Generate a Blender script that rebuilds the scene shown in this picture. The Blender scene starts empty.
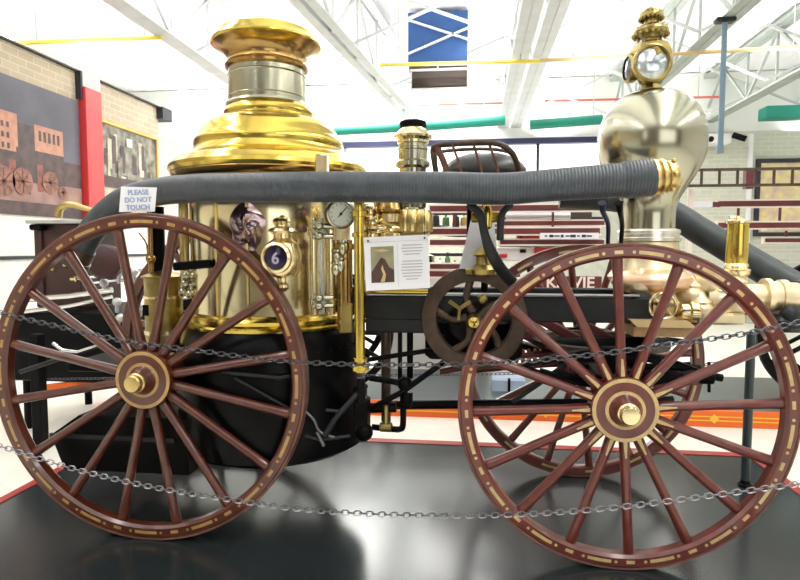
import bpy, bmesh, math, random
from mathutils import Vector, Matrix
random.seed(7)
PI = math.pi
SC = bpy.context.scene
COL = SC.collection

# ------------------------------------------------------------------ camera
FPX, PITCH, YAW = 600.0, math.radians(4.0), math.radians(7.05)
CAM = Vector((0.0, -2.291, 1.225))
cd = bpy.data.cameras.new('camera'); cam = bpy.data.objects.new('camera', cd); COL.objects.link(cam)
cam.location = CAM; cam.rotation_euler = (PI / 2 - PITCH, 0, YAW)
cd.sensor_width = 36.0; cd.lens = 36.0 * FPX / 800.0; cd.clip_start = 0.02; cd.clip_end = 100
SC.camera = cam

# ------------------------------------------------------------------ world, lights, exposure
SC.view_settings.view_transform = 'Standard'; SC.view_settings.look = 'None'
SC.view_settings.gamma = 1.0; SC.view_settings.use_curve_mapping = False
SC.view_settings.exposure = 0.05
W = bpy.data.worlds.new('world'); SC.world = W; W.use_nodes = True
W.node_tree.nodes['Background'].inputs[0].default_value = (1.0, 1.0, 1.0, 1)
W.node_tree.nodes['Background'].inputs[1].default_value = 1.0

def area(name, loc, sx, sy, power, rot=(0, 0, 0), color=(1, 0.98, 0.95)):
    l = bpy.data.lights.new(name, 'AREA'); l.shape = 'RECTANGLE'; l.size = sx; l.size_y = sy
    l.energy = power; l.color = color
    o = bpy.data.objects.new(name, l); COL.objects.link(o); o.location = loc; o.rotation_euler = rot
    return o
for x in (-2.3, 1.5, 4.4):
    area('ceiling_tube_and_fill', (x, -1.2, 3.75), 0.35, 6.0, 72)
for x in (-2.3, 0.1, 3.2):
    area('ceiling_tube_and_fill', (x, 5.6, 3.95), 0.3, 5.0, 45)
for x in (-5.2, -4.0, -2.3, -0.3, 1.4, 3.3, 5.6):
    area('ceiling_fill', (x, 3.2, 3.25), 0.6, 17.0, 165, (PI, 0, 0))  # added unseen lights that brighten the ceiling deck from below
area('floor_glint_fill', (-1.45, 7.6, 4.20), 2.3, 2.6, 290)  # added light with no roof opening, placed for a bright reflection on the platform
area('ceiling_tube_and_fill', (-7.5, 6.0, 4.0), 0.5, 4.0, 110)  # added unseen fill that brightens the back left of the hall

# ------------------------------------------------------------------ pixel -> point on the plane y = Y
_f = Vector((-math.sin(YAW) * math.cos(PITCH), math.cos(YAW) * math.cos(PITCH), -math.sin(PITCH)))
_r = Vector((math.cos(YAW), math.sin(YAW), 0)); _u = _r.cross(_f)
def ray(px, py): return _f + _r * ((px - 400) / FPX) + _u * ((290 - py) / FPX)
def at(px, py, Y):
    d = ray(px, py); return CAM + d * ((Y - CAM.y) / d.y)
def atx(px, py, X):
    d = ray(px, py); return CAM + d * ((X - CAM.x) / d.x)
def atz(px, py, Z):
    d = ray(px, py); return CAM + d * ((Z - CAM.z) / d.z)

# ------------------------------------------------------------------ materials
M = {}
def mat(name, col, metal=0.0, rough=0.5, vary=0.0, scale=8.0, emit=None, strength=0.0, coat=0.0, bump=0.0, rvary=0.0, trans=0.0, col2=None, spec=None):
    m = bpy.data.materials.new(name); m.use_nodes = True
    nt = m.node_tree; b = nt.nodes['Principled BSDF']
    b.inputs['Base Color'].default_value = (*col, 1); b.inputs['Metallic'].default_value = metal; b.inputs['Roughness'].default_value = rough
    if coat: b.inputs['Coat Weight'].default_value = coat; b.inputs['Coat Roughness'].default_value = 0.08
    if trans: b.inputs['Transmission Weight'].default_value = trans
    if spec is not None: b.inputs['Specular IOR Level'].default_value = spec
    if emit: b.inputs['Emission Color'].default_value = (*emit, 1); b.inputs['Emission Strength'].default_value = strength
    if vary or bump or rvary or col2:
        tc = nt.nodes.new('ShaderNodeTexCoord'); n = nt.nodes.new('ShaderNodeTexNoise')
        n.inputs['Scale'].default_value = scale; n.inputs['Detail'].default_value = 5
        nt.links.new(tc.outputs['Object'], n.inputs['Vector'])
        if vary or col2:
            r = nt.nodes.new('ShaderNodeValToRGB')
            c2 = col2 or tuple(max(0, c * (1 - vary)) for c in col); c1 = col if col2 else tuple(min(1, c * (1 + vary)) for c in col)
            r.color_ramp.elements[0].color = (*c2, 1); r.color_ramp.elements[1].color = (*c1, 1)
            r.color_ramp.elements[0].position = 0.35; r.color_ramp.elements[1].position = 0.65
            nt.links.new(n.outputs['Fac'], r.inputs['Fac']); nt.links.new(r.outputs['Color'], b.inputs['Base Color'])
        if bump:
            bp = nt.nodes.new('ShaderNodeBump'); bp.inputs['Strength'].default_value = bump; bp.inputs['Distance'].default_value = 0.01
            nt.links.new(n.outputs['Fac'], bp.inputs['Height']); nt.links.new(bp.outputs['Normal'], b.inputs['Normal'])
        if rvary:
            mr = nt.nodes.new('ShaderNodeMapRange'); mr.inputs['To Min'].default_value = max(0, rough - rvary); mr.inputs['To Max'].default_value = rough + rvary
            nt.links.new(n.outputs['Fac'], mr.inputs['Value']); nt.links.new(mr.outputs['Result'], b.inputs['Roughness'])
    M[name] = m; return m
def brick(name, c1, c2, mortar, axis, sx=1.0):
    m = bpy.data.materials.new(name); m.use_nodes = True; nt = m.node_tree; b = nt.nodes['Principled BSDF']
    b.inputs['Roughness'].default_value = 0.8
    tc = nt.nodes.new('ShaderNodeTexCoord'); sp = nt.nodes.new('ShaderNodeSeparateXYZ'); cb = nt.nodes.new('ShaderNodeCombineXYZ')
    br = nt.nodes.new('ShaderNodeTexBrick')
    nt.links.new(tc.outputs['Object'], sp.inputs[0]); nt.links.new(sp.outputs[axis], cb.inputs[0]); nt.links.new(sp.outputs[2], cb.inputs[1])
    nt.links.new(cb.outputs[0], br.inputs['Vector'])
    br.inputs['Color1'].default_value = (*c1, 1); br.inputs['Color2'].default_value = (*c2, 1); br.inputs['Mortar'].default_value = (*mortar, 1)
    br.inputs['Scale'].default_value = 1.0; br.inputs['Brick Width'].default_value = 0.22 * sx; br.inputs['Row Height'].default_value = 0.075 * sx; br.inputs['Mortar Size'].default_value = 0.006
    nt.links.new(br.outputs['Color'], b.inputs['Base Color'])
    bp = nt.nodes.new('ShaderNodeBump'); bp.inputs['Strength'].default_value = 0.4; bp.inputs['Distance'].default_value = 0.01; bp.invert = True
    nt.links.new(br.outputs['Fac'], bp.inputs['Height']); nt.links.new(bp.outputs['Normal'], b.inputs['Normal'])
    M[name] = m; return m

def hose_rib():
    nt = M['rubber'].node_tree; b = nt.nodes['Principled BSDF']; tc = nt.nodes.new('ShaderNodeTexCoord'); w = nt.nodes.new('ShaderNodeTexWave')
    w.bands_direction = 'X'; w.inputs['Scale'].default_value = 26; w.inputs['Distortion'].default_value = 0.3
    nt.links.new(tc.outputs['Object'], w.inputs['Vector']); bp = nt.nodes.new('ShaderNodeBump'); bp.inputs['Strength'].default_value = 0.25; bp.inputs['Distance'].default_value = 0.004
    nt.links.new(w.outputs['Fac'], bp.inputs['Height']); nt.links.new(bp.outputs['Normal'], b.inputs['Normal'])
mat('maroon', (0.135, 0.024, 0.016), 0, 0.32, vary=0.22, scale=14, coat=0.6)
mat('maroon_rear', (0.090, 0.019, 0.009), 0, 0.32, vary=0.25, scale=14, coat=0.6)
mat('maroon_dull', (0.13, 0.022, 0.025), 0, 0.45, vary=0.2)
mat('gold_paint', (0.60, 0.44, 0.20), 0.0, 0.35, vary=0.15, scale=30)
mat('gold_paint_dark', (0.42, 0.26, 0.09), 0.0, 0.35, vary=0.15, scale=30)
mat('brass', (0.61, 0.455, 0.095), 1, 0.18, vary=0.10, scale=5, rvary=0.06)
mat('brass_old', (0.62, 0.47, 0.20), 1, 0.30, vary=0.18, scale=9, rvary=0.08)
mat('brass_pale', (0.86, 0.72, 0.42), 1, 0.20, vary=0.12, scale=9, rvary=0.06)
mat('brass_olive', (0.36, 0.28, 0.10), 1, 0.34, vary=0.25, scale=9, rvary=0.08)
mat('copper', (0.44, 0.28, 0.10), 1, 0.20, vary=0.2, scale=6, rvary=0.06)
mat('nickel', (0.46, 0.45, 0.34), 1, 0.20, vary=0.06, scale=4, rvary=0.04)
mat('nickel_warm', (0.76, 0.67, 0.42), 1, 0.16, vary=0.08, scale=4, rvary=0.05)
mat('relief_mauve', (0.52, 0.40, 0.42), 1, 0.22, col2=(0.28, 0.19, 0.22), scale=14)
mat('pale_blue', (0.42, 0.52, 0.68), 0, 0.6)
mat('pole_teal', (0.035, 0.055, 0.058), 0, 0.4)
mat('maroon_dark', (0.045, 0.013, 0.012), 0, 0.4, vary=0.25)
mat('chrome', (0.8, 0.8, 0.82), 1, 0.12)
mat('black_iron', (0.003, 0.003, 0.0035), 0, 0.45, vary=0.3, scale=12, spec=0.10)
mat('black_gloss', (0.003, 0.003, 0.0035), 0, 0.28, vary=0.3, scale=8, spec=0.12)
mat('dark_steel', (0.016, 0.018, 0.020), 0.0, 0.4, vary=0.25, scale=10, spec=0.3)
mat('brown_iron', (0.070, 0.042, 0.026), 0.2, 0.42, vary=0.3, scale=16)
mat('rust_iron', (0.16, 0.07, 0.05), 0.2, 0.45, vary=0.3, scale=16)
mat('leather', (0.010, 0.009, 0.009), 0, 0.35, vary=0.4, scale=25, bump=0.2)
mat('rubber', (0.048, 0.058, 0.070), 0, 0.40, vary=0.16, scale=18, bump=0.12); hose_rib()
mat('rubber_dark', (0.034, 0.044, 0.045), 0, 0.5, vary=0.2, scale=18)
mat('paper', (0.82, 0.82, 0.86), 0, 0.7)
mat('ink_blue', (0.30, 0.38, 0.60), 0, 0.7)
mat('ink_grey', (0.42, 0.42, 0.46), 0, 0.7)
mat('dial', (0.62, 0.66, 0.58), 0, 0.4)
mat('dark_glass', (0.012, 0.006, 0.03), 0, 0.08)
mat('white_figure', (0.38, 0.34, 0.46), 0, 0.4)
mat('lens_glass', (0.62, 0.68, 0.74), 0.6, 0.10, vary=0.45, scale=22)
mat('clear_tube', (0.8, 0.85, 0.8), 0, 0.05, trans=0.8)
mat('chain_steel', (0.28, 0.28, 0.30), 1, 0.30)
mat('chain_dark', (0.10, 0.10, 0.11), 1, 0.35)
mat('platform_black', (0.018, 0.024, 0.026), 0, 0.20, vary=0.10, scale=1.2, spec=0.65)
mat('platform_grey', (0.085, 0.105, 0.11), 0, 0.3, vary=0.1, scale=3)
mat('red_edge', (0.33, 0.022, 0.016), 0, 0.4)
mat('orange_edge', (0.80, 0.14, 0.012), 0, 0.4)
mat('yellow_line', (0.85, 0.52, 0.04), 0, 0.4)
mat('floor_white', (0.80, 0.78, 0.70), 0, 0.35, vary=0.04, scale=2)
mat('white_paint', (0.82, 0.82, 0.82), 0, 0.5)
mat('wall_mid', (0.46, 0.47, 0.40), 0, 0.7, vary=0.08)
mat('wall_pale', (0.72, 0.75, 0.70), 0, 0.7)
mat('wall_white', (0.78, 0.77, 0.74), 0, 0.7, vary=0.03, scale=3)
mat('truss_paint', (0.50, 0.52, 0.52), 0, 0.5, vary=0.06, scale=5)
mat('truss_grey', (0.33, 0.37, 0.34), 0, 0.5, vary=0.08, scale=5)
mat('deck_white', (0.86, 0.86, 0.87), 0, 0.6)
mat('teal', (0.008, 0.24, 0.17), 0, 0.5)
mat('pipe_yellow', (0.80, 0.66, 0.10), 0, 0.4)
mat('pipe_tan', (0.62, 0.46, 0.22), 0, 0.5)
mat('pipe_red', (0.55, 0.10, 0.08), 0, 0.5)
mat('pipe_blue', (0.14, 0.22, 0.28), 0, 0.45)
mat('blue_panel', (0.02, 0.085, 0.28), 0, 0.5, vary=0.08, scale=6)
mat('navy', (0.012, 0.014, 0.06), 0, 0.4)
mat('grille_brown', (0.06, 0.045, 0.04), 0.2, 0.5)
mat('pillar_red', (0.70, 0.045, 0.05), 0, 0.45)
mat('steel_dark', (0.02, 0.02, 0.03), 0, 0.5)
mat('frame_gold', (0.70, 0.40, 0.10), 0.2, 0.4)
mat('frame_black', (0.02, 0.02, 0.03), 0, 0.4)
mat('cream_line', (0.82, 0.72, 0.62), 0, 0.45)
mat('lavender', (0.58, 0.59, 0.64), 0, 0.6, vary=0.1)
mat('peach', (0.85, 0.58, 0.38), 0.7, 0.32, vary=0.08)
mat('tan_plate', (0.78, 0.58, 0.30), 0.3, 0.35, vary=0.1)
mat('wood_tan', (0.45, 0.28, 0.12), 0, 0.5, vary=0.2, scale=14)
mat('green_glass', (0.10, 0.22, 0.08), 0, 0.15)
mat('spring_orange', (0.62, 0.16, 0.03), 0, 0.4, vary=0.2)
mat('red_paint', (0.50, 0.03, 0.03), 0, 0.4)
mat('steel_light', (0.55, 0.55, 0.56), 0.5, 0.35)
mat('steel_dim', (0.16, 0.16, 0.16), 1, 0.35)
mat('cream_cast', (0.82, 0.70, 0.46), 0.75, 0.36, vary=0.12, scale=10)
mat('silver_ring', (0.80, 0.78, 0.70), 1, 0.28)
mat('ledge_grey', (0.42, 0.42, 0.40), 0, 0.3)
mat('tube_lamp', (1, 1, 1), 0, 0.5, emit=(1, 1, 1), strength=4.0)
mat('window_lit', (1, 1, 1), 0, 0.5, emit=(0.95, 0.98, 1.0), strength=1.6)
mat('reflection_glow', (1, 1, 1), 0, 0.5, emit=(0.95, 0.97, 1.0), strength=1.0)  # glow of the added panels behind the camera
mat('sky_paint', (0.10, 0.095, 0.125), 0, 0.55, vary=0.15, scale=2.5)
mat('painted_brick', (0.50, 0.24, 0.16), 0, 0.55, vary=0.15, scale=12)
mat('painted_wheel', (0.26, 0.11, 0.08), 0, 0.55, vary=0.3, scale=20)
mat('painted_dark', (0.040, 0.028, 0.032), 0, 0.5, col2=(0.11, 0.055, 0.05), scale=9)
mat('painted_red', (0.22, 0.06, 0.045), 0, 0.5, vary=0.35, scale=14)
mat('painted_road', (0.30, 0.17, 0.14), 0, 0.5, vary=0.2, scale=5)
mat('painted_grey', (0.33, 0.31, 0.24), 0, 0.55, col2=(0.06, 0.06, 0.05), scale=7)
mat('painted_pale', (0.52, 0.47, 0.36), 0, 0.55, vary=0.2, scale=7)
mat('painted_flowers', (0.80, 0.70, 0.30), 0, 0.6, col2=(0.62, 0.42, 0.38), scale=6)
mat('print_olive', (0.36, 0.32, 0.16), 0, 0.6, col2=(0.22, 0.22, 0.15), scale=18)
mat('print_dark', (0.07, 0.035, 0.025), 0, 0.6, vary=0.3, scale=20)
mat('print_tan', (0.62, 0.44, 0.20), 0, 0.6, vary=0.1)
brick('brick_beige', (0.56, 0.47, 0.34), (0.48, 0.39, 0.28), (0.62, 0.56, 0.46), 1)
brick('brick_front', (0.20, 0.17, 0.13), (0.16, 0.14, 0.11), (0.24, 0.22, 0.18), 0)
brick('brick_back', (0.60, 0.60, 0.50), (0.54, 0.55, 0.45), (0.66, 0.66, 0.58), 0)
brick('brick_white', (0.80, 0.79, 0.74), (0.76, 0.75, 0.70), (0.72, 0.71, 0.66), 1, 2.0)

# ------------------------------------------------------------------ mesh builder
class MB:
    def __init__(s): s.bm = bmesh.new(); s.m = 0
    def face(s, vs, m=None):
        try: f = s.bm.faces.new(vs)
        except ValueError: return
        f.material_index = s.m if m is None else m; f.smooth = True; return f
    def rings(s, rows, closed_u=True, closed_v=False, cap=False):
        vr = [[s.bm.verts.new(p) for p in r] for r in rows]
        n = len(vr[0]); L = len(vr)
        for i in range(L if closed_v else L - 1):
            a, b = vr[i], vr[(i + 1) % L]
            for j in range(n if closed_u else n - 1):
                k = (j + 1) % n; s.face((a[j], a[k], b[k], b[j]))
        if cap and not closed_v:
            s.face(list(reversed(vr[0]))); s.face(vr[-1])
        return s
    def lathe(s, prof, c=(0, 0, 0), axis='z', n=48, ms=None, cap=True):
        c = Vector(c)
        ax = Vector((0, 0, 1)) if axis == 'z' else Vector((0, 1, 0)) if axis == 'y' else Vector((1, 0, 0)) if axis == 'x' else Vector(axis).normalized()
        e = Vector((1, 0, 0)) if abs(ax.x) < 0.9 else Vector((0, 0, 1))
        u = (e - ax * e.dot(ax)).normalized(); v = ax.cross(u)
        rows = []
        for (r, z) in prof:
            r = max(r, 1e-4)
            rows.append([s.bm.verts.new(c + ax * z + (u * math.cos(2 * PI * k / n) + v * math.sin(2 * PI * k / n)) * r) for k in range(n)])
        for i in range(len(rows) - 1):
            for j in range(n):
                k = (j + 1) % n; s.face((rows[i][j], rows[i][k], rows[i + 1][k], rows[i + 1][j]), (ms[i] if ms else None))
        if cap: s.face(list(reversed(rows[0])), ms[0] if ms else None); s.face(rows[-1], ms[-1] if ms else None)
        return s
    def cyl(s, a, b, r, r2=None, n=20):
        a, b = Vector(a), Vector(b); L = (b - a).length
        return s.lathe([(r, 0), (r if r2 is None else r2, L)], a, tuple(b - a), n)
    def tube(s, pts, r, n=12, closed=False, smooth=0, flat=1.0):
        pts = [Vector(p) for p in pts]; rr = list(r) if isinstance(r, (list, tuple)) else [r] * len(pts)
        if smooth:
            q, qr = [], []; L = len(pts); rng = range(L if closed else L - 1)
            for i in rng:
                p0 = pts[i - 1] if (i > 0 or closed) else pts[0] * 2 - pts[1]
                p1, p2 = pts[i], pts[(i + 1) % L]
                p3 = pts[(i + 2) % L] if (closed or i + 2 < L) else p2 * 2 - p1
                for k in range(smooth):
                    t = k / smooth
                    q.append(0.5 * ((2 * p1) + (-p0 + p2) * t + (2 * p0 - 5 * p1 + 4 * p2 - p3) * t * t + (-p0 + 3 * p1 - 3 * p2 + p3) * t ** 3))
                    qr.append(rr[i] * (1 - t) + rr[(i + 1) % L] * t)
            if not closed: q.append(pts[-1]); qr.append(rr[-1])
            pts, rr = q, qr
        L = len(pts); rows = []; nrm = None
        for i in range(L):
            if closed: t = pts[(i + 1) % L] - pts[i - 1]
            else: t = pts[min(i + 1, L - 1)] - pts[max(i - 1, 0)]
            t.normalize()
            if nrm is None:
                e = Vector((0, 0, 1)) if abs(t.z) < 0.9 else Vector((1, 0, 0)); nrm = (e - t * e.dot(t)).normalized()
            else: nrm = (nrm - t * nrm.dot(t)).normalized()
            b = t.cross(nrm)
            rows.append([pts[i] + (nrm * math.cos(2 * PI * k / n) + b * math.sin(2 * PI * k / n) * flat) * rr[i] for k in range(n)])
        return s.rings(rows, True, closed, cap=True)
    def box(s, c, size, rot=None, bev=0.0, m=None):
        c = Vector(c); R = rot if rot else Matrix.Identity(3); h = [d / 2 for d in size]
        if bev <= 0:
            vs = [s.bm.verts.new(c + R @ Vector((x * h[0], y * h[1], z * h[2]))) for x in (-1, 1) for y in (-1, 1) for z in (-1, 1)]
            for q in ((0, 1, 3, 2), (4, 6, 7, 5), (0, 4, 5, 1), (2, 3, 7, 6), (0, 2, 6, 4), (1, 5, 7, 3)):
                f = s.face([vs[k] for k in q], m)
                if f: f.smooth = False
            return s
        b = min(bev, min(h) * 0.95); rows = []
        for (z, i) in ((-h[2], b), (-h[2] + b, 0), (h[2] - b, 0), (h[2], b)):
            x, y = h[0] - i, h[1] - i; q = b * 0.7 if i == 0 else 0.0
            P = [(-x + q, -y), (x - q, -y), (x, -y + q), (x, y - q), (x - q, y), (-x + q, y), (-x, y - q), (-x, -y + q)]
            if i: q = b * 0.5; P = [(-x + q, -y), (x - q, -y), (x, -y + q), (x, y - q), (x - q, y), (-x + q, y), (-x, y - q), (-x, -y + q)]
            rows.append([c + R @ Vector((p[0], p[1], z)) for p in P])
        mm = s.m
        if m is not None: s.m = m
        s.rings(rows, cap=True); s.m = mm
        return s
    def bx(s, x0, x1, y0, y1, z0, z1, bev=0.0, m=None):
        return s.box(((x0 + x1) / 2, (y0 + y1) / 2, (z0 + z1) / 2), (abs(x1 - x0), abs(y1 - y0), abs(z1 - z0)), None, bev, m)
    def bar(s, a, b, w, h, up=(0, 0, 1), m=None, bev=0.0):
        a, b = Vector(a), Vector(b); d = (b - a); L = d.length; d.normalize(); up = Vector(up)
        if abs(d.dot(up)) > 0.95: up = Vector((0, 1, 0))
        sd = up.cross(d).normalized(); u = d.cross(sd)
        return s.box((a + b) / 2, (L, w, h), Matrix((d, sd, u)).transposed(), bev, m)
    def ball(s, c, r, n=24, sq=(1, 1, 1)):
        c = Vector(c); rows = []; k = n // 2
        for i in range(k + 1):
            t = PI * i / k; rows.append([c + Vector((r * sq[0] * max(math.sin(t), 1e-3) * math.cos(2 * PI * j / n), r * sq[1] * max(math.sin(t), 1e-3) * math.sin(2 * PI * j / n), -r * sq[2] * math.cos(t))) for j in range(n)])
        return s.rings(rows, cap=True)
    def prism(s, poly, y0, y1, m=None):          # poly of (x, z), extruded along y
        a = [s.bm.verts.new((x, y0, z)) for x, z in poly]; b = [s.bm.verts.new((x, y1, z)) for x, z in poly]
        n = len(poly); fs = [s.face(a, m), s.face(list(reversed(b)), m)]
        for i in range(n): fs.append(s.face((a[i], b[i], b[(i + 1) % n], a[(i + 1) % n]), m))
        for f in fs:
            if f: f.smooth = False
        return s
    def build(s, name, mats, parent=None, origin=None, ang=32):
        bmesh.ops.recalc_face_normals(s.bm, faces=s.bm.faces)
        if parent is not None: org = Vector(parent['_o'])
        elif origin is not None: org = Vector(origin)
        else:
            vs = [v.co for v in s.bm.verts]
            org = Vector(((min(v.x for v in vs) + max(v.x for v in vs)) / 2, (min(v.y for v in vs) + max(v.y for v in vs)) / 2, min(v.z for v in vs)))
        bmesh.ops.translate(s.bm, verts=s.bm.verts, vec=-org)
        me = bpy.data.meshes.new(name); s.bm.to_mesh(me); s.bm.free()
        try: me.set_sharp_from_angle(angle=math.radians(ang))
        except Exception: pass
        for m in ([mats] if isinstance(mats, str) else mats): me.materials.append(M[m])
        o = bpy.data.objects.new(name, me); COL.objects.link(o)
        if parent is not None: o.parent = parent
        else: o.location = org
        o['_o'] = tuple(org)
        return o
def tag(o, label, cat, group=None):
    o['label'] = label; o['category'] = cat
    if group: o['group'] = group
    return o
def thing(name, loc, label, cat, group=None):
    o = bpy.data.objects.new(name, None); COL.objects.link(o); o.location = loc; o['_o'] = tuple(loc); o.empty_display_size = 0.1
    return tag(o, label, cat, group)
def part(name, parent, loc=None, label=None):
    o = bpy.data.objects.new(name, None); COL.objects.link(o); o.parent = parent; o.empty_display_size = 0.05
    po = Vector(parent['_o']); loc = po if loc is None else Vector(loc); o.location = loc - po; o['_o'] = tuple(loc)
    if label: o['label'] = label
    return o
def struct(o): o['kind'] = 'structure'; return o
def text(name, body, size, mats, loc, parent, rotz=0.0, rotx=PI / 2, roty=0.0, depth=0.001, align='CENTER', bold=0.0, space=1.0):
    cu = bpy.data.curves.new(name, 'FONT'); cu.body = body; cu.size = size; cu.align_x = align; cu.align_y = 'CENTER'; cu.extrude = depth; cu.offset = bold; cu.space_line = space
    cu.resolution_u = 3
    t = bpy.data.objects.new(name, cu); COL.objects.link(t)
    bpy.context.view_layer.update()
    me = bpy.data.meshes.new_from_object(t.evaluated_get(bpy.context.evaluated_depsgraph_get()))
    bpy.data.objects.remove(t); bpy.data.curves.remove(cu)
    me.materials.clear(); me.materials.append(M[mats])
    o = bpy.data.objects.new(name, me); COL.objects.link(o)
    o.parent = parent; o.location = Vector(loc) - Vector(parent['_o']); o.rotation_euler = (rotx, roty, rotz)
    return o

FZ = -0.12      # hall floor; the engine's platform top is z = 0
# =================================================================== SETTING
b = MB(); b.bx(-12, 8, -7, 13.2, FZ - 0.1, FZ); struct(b.build('floor', 'floor_white'))
b = MB(); b.bx(-4.75, -4.6, -6.9, 6.12, 1.56, 3.26); struct(b.build('wall_left', 'brick_beige', origin=(-4.6, 0, 0)))
b = MB(); b.bx(-4.75, -4.58, -6.9, 6.12, FZ, 1.56); struct(b.build('wall_left_base', 'brick_white', origin=(-4.6, 0, 0)))
b = MB(); b.bx(-4.59, -4.56, -6.9, 6.12, 1.11, 1.145); struct(b.build('trim_1', 'steel_dark'))
b = MB(); b.bx(-4.78, -4.55, -6.9, 6.2, 3.26, 3.275); struct(b.build('trim_2', 'steel_dark'))
b = MB(); b.bx(-4.7, -4.5, 6.08, 6.34, 3.10, 3.27); struct(b.build('trim_3', 'steel_dark'))
b = MB(); b.bx(-4.7, -4.52, 4.31, 4.64, 3.10, 3.27); struct(b.build('trim_4', 'truss_paint'))
b = MB(); b.bx(-4.74, -4.53, 4.285, 4.31, 2.95, 3.27); struct(b.build('trim_5', 'steel_dark'))
b = MB(); b.bx(-4.75, -4.50, 4.32, 4.63, FZ, 3.10, 0.01); struct(b.build('column_red', 'pillar_red'))
b = MB(); b.bx(-12, -11.9, -6.9, 13, FZ, 5); struct(b.build('wall_far_left', 'wall_white'))
b = MB(); b.bx(-12, 8, 13.0, 13.1, FZ, 5); struct(b.build('wall_far', 'wall_white'))
b = MB(); b.bx(3.0, 8, 9.0, 9.12, FZ, 3.26); struct(b.build('wall_back', 'brick_back', origin=(0, 9, 0)))
b = MB(); b.bx(-11.9, 3.0, 9.0, 9.12, FZ, 3.26); struct(b.build('wall_back_panel', 'wall_white'))
b = MB(); b.bx(-2.6, 3.0, 8.96, 9.0, FZ, 2.29); struct(b.build('wall_back_dado', 'wall_mid'))
b = MB(); b.bx(-2.6, 3.0, 8.86, 9.0, 3.10, 3.20); struct(b.build('trim_6', 'navy'))
b = MB(); b.bx(-11.9, 8, 9.0, 9.12, 3.26, 4.28); struct(b.build('wall_back_upper', 'wall_pale'))
b = MB(); b.bx(-2.4, 1.1, 8.95, 8.99, 2.35, 3.09); b.bx(1.15, 2.95, 8.95, 8.99, 2.35, 3.09); struct(b.build('window_1', 'window_lit'))
b = MB(); b.bx(1.10, 1.15, 8.93, 8.99, 2.3, 3.17); b.bx(-2.45, 3.0, 8.93, 8.99, 2.29, 2.35); struct(b.build('trim_7', 'steel_dark'))
b = MB(); b.bx(4.73, 4.79, 8.94, 9.0, FZ, 3.2); struct(b.build('trim_8', 'white_paint'))
b = MB(); b.bx(8.0, 8.1, -7, 13, FZ, 5); struct(b.build('wall_right', 'wall_white'))
b = MB(); b.bx(-12, 8, -7.1, -7, FZ, 5); struct(b.build('wall_front', 'brick_front', origin=(0, -7, 0)))
b = MB()
for x0, x1, z0 in ((-3.6, -2.7, 1.6), (0.9, 5.6, 0.8)): b.bx(x0, x1, -7.0, -6.95, z0, 3.5)
struct(b.build('reflection_panel', 'reflection_glow'))  # added unseen glowing panels, sized for highlights on the globe and brass
# ribbed deck
b = MB(); x = -12.0; prof = []
while x < 8: prof += [(x, 4.294), (x + 0.15, 4.294), (x + 0.18, 4.30), (x + 0.30, 4.30)]; x += 0.33
rows = [[(px_, y, pz) for px_, pz in prof] for y in (-7, 13.1)]
b.rings(rows, closed_u=False); b.bx(-12, 8, -7, 13.1, 4.34, 4.40); struct(b.build('ceiling', 'deck_white', ang=10))
# open-web trusses running away from the viewer
def truss(x0, x1, z, w, wide=0.07, pitch=0.9, m='truss_paint', y0=-6, y1=12.5):
    b = MB()
    X = lambda y: x0 + (x1 - x0) * (y - 3.0) / 5.0
    for dx in (-w, w):
        b.bar((X(y0) + dx, y0, z), (X(y1) + dx, y1, z), wide, 0.012); b.bar((X(y0) + dx + (0.5 if dx < 0 else -0.5) * wide, y0, z + 0.035), (X(y1) + dx + (0.5 if dx < 0 else -0.5) * wide, y1, z + 0.035), 0.01, 0.07)
        b.bar((X(y0) + dx, y0, 4.20), (X(y1) + dx, y1, 4.20), wide, 0.05)
    y = y0; k = 0
    while y < y1 - pitch:
        za, zb = (z + 0.03, 4.18) if k % 2 else (4.18, z + 0.03)
        b.bar((X(y), y, za), (X(y + pitch), y + pitch, zb), 0.035, 0.035); 
        b.bar((X(y), y, z + .02), (X(y), y, 4.2), 0.03, 0.03)
        b.bx(X(y) - w, X(y) + w, y - 0.04, y + 0.04, z + 0.012, z + 0.02)
        y += pitch; k += 1
    return struct(b.build('ceiling_beam', m))
truss(-3.20, -3.23, 3.42, 0.05, 0.10)
truss(-1.54, -1.09, 3.42, 0.075, 0.10)
truss(0.50, 0.50, 3.42, 0.05, 0.09)
truss(0.74, 0.73, 3.42, 0.05, 0.09)
truss(2.41, 2.45, 3.42, 0.05, 0.09, m='truss_grey')
truss(4.05, 4.05, 3.42, 0.05, 0.09, m='truss_grey')
truss(5.5, 5.5, 3.42, 0.05, 0.09)
# cross bridging rods between the trusses
b = MB()
for y in (4.4, 6.4, 8.4, 10.4):
    for xa, xb in ((-4.6, -3.2), (-3.2, -1.4), (-1.4, .45), (.66, 2.3), (2.3, 3.85), (3.85, 5.5)):
        b.bar((xa, y, 3.46), (xb, y, 4.18), 0.03, 0.03); b.bar((xa, y + 0.04, 4.18), (xb, y + 0.04, 3.46), 0.03, 0.03)
struct(b.build('ceiling_beam_bridging', 'truss_paint'))

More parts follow.
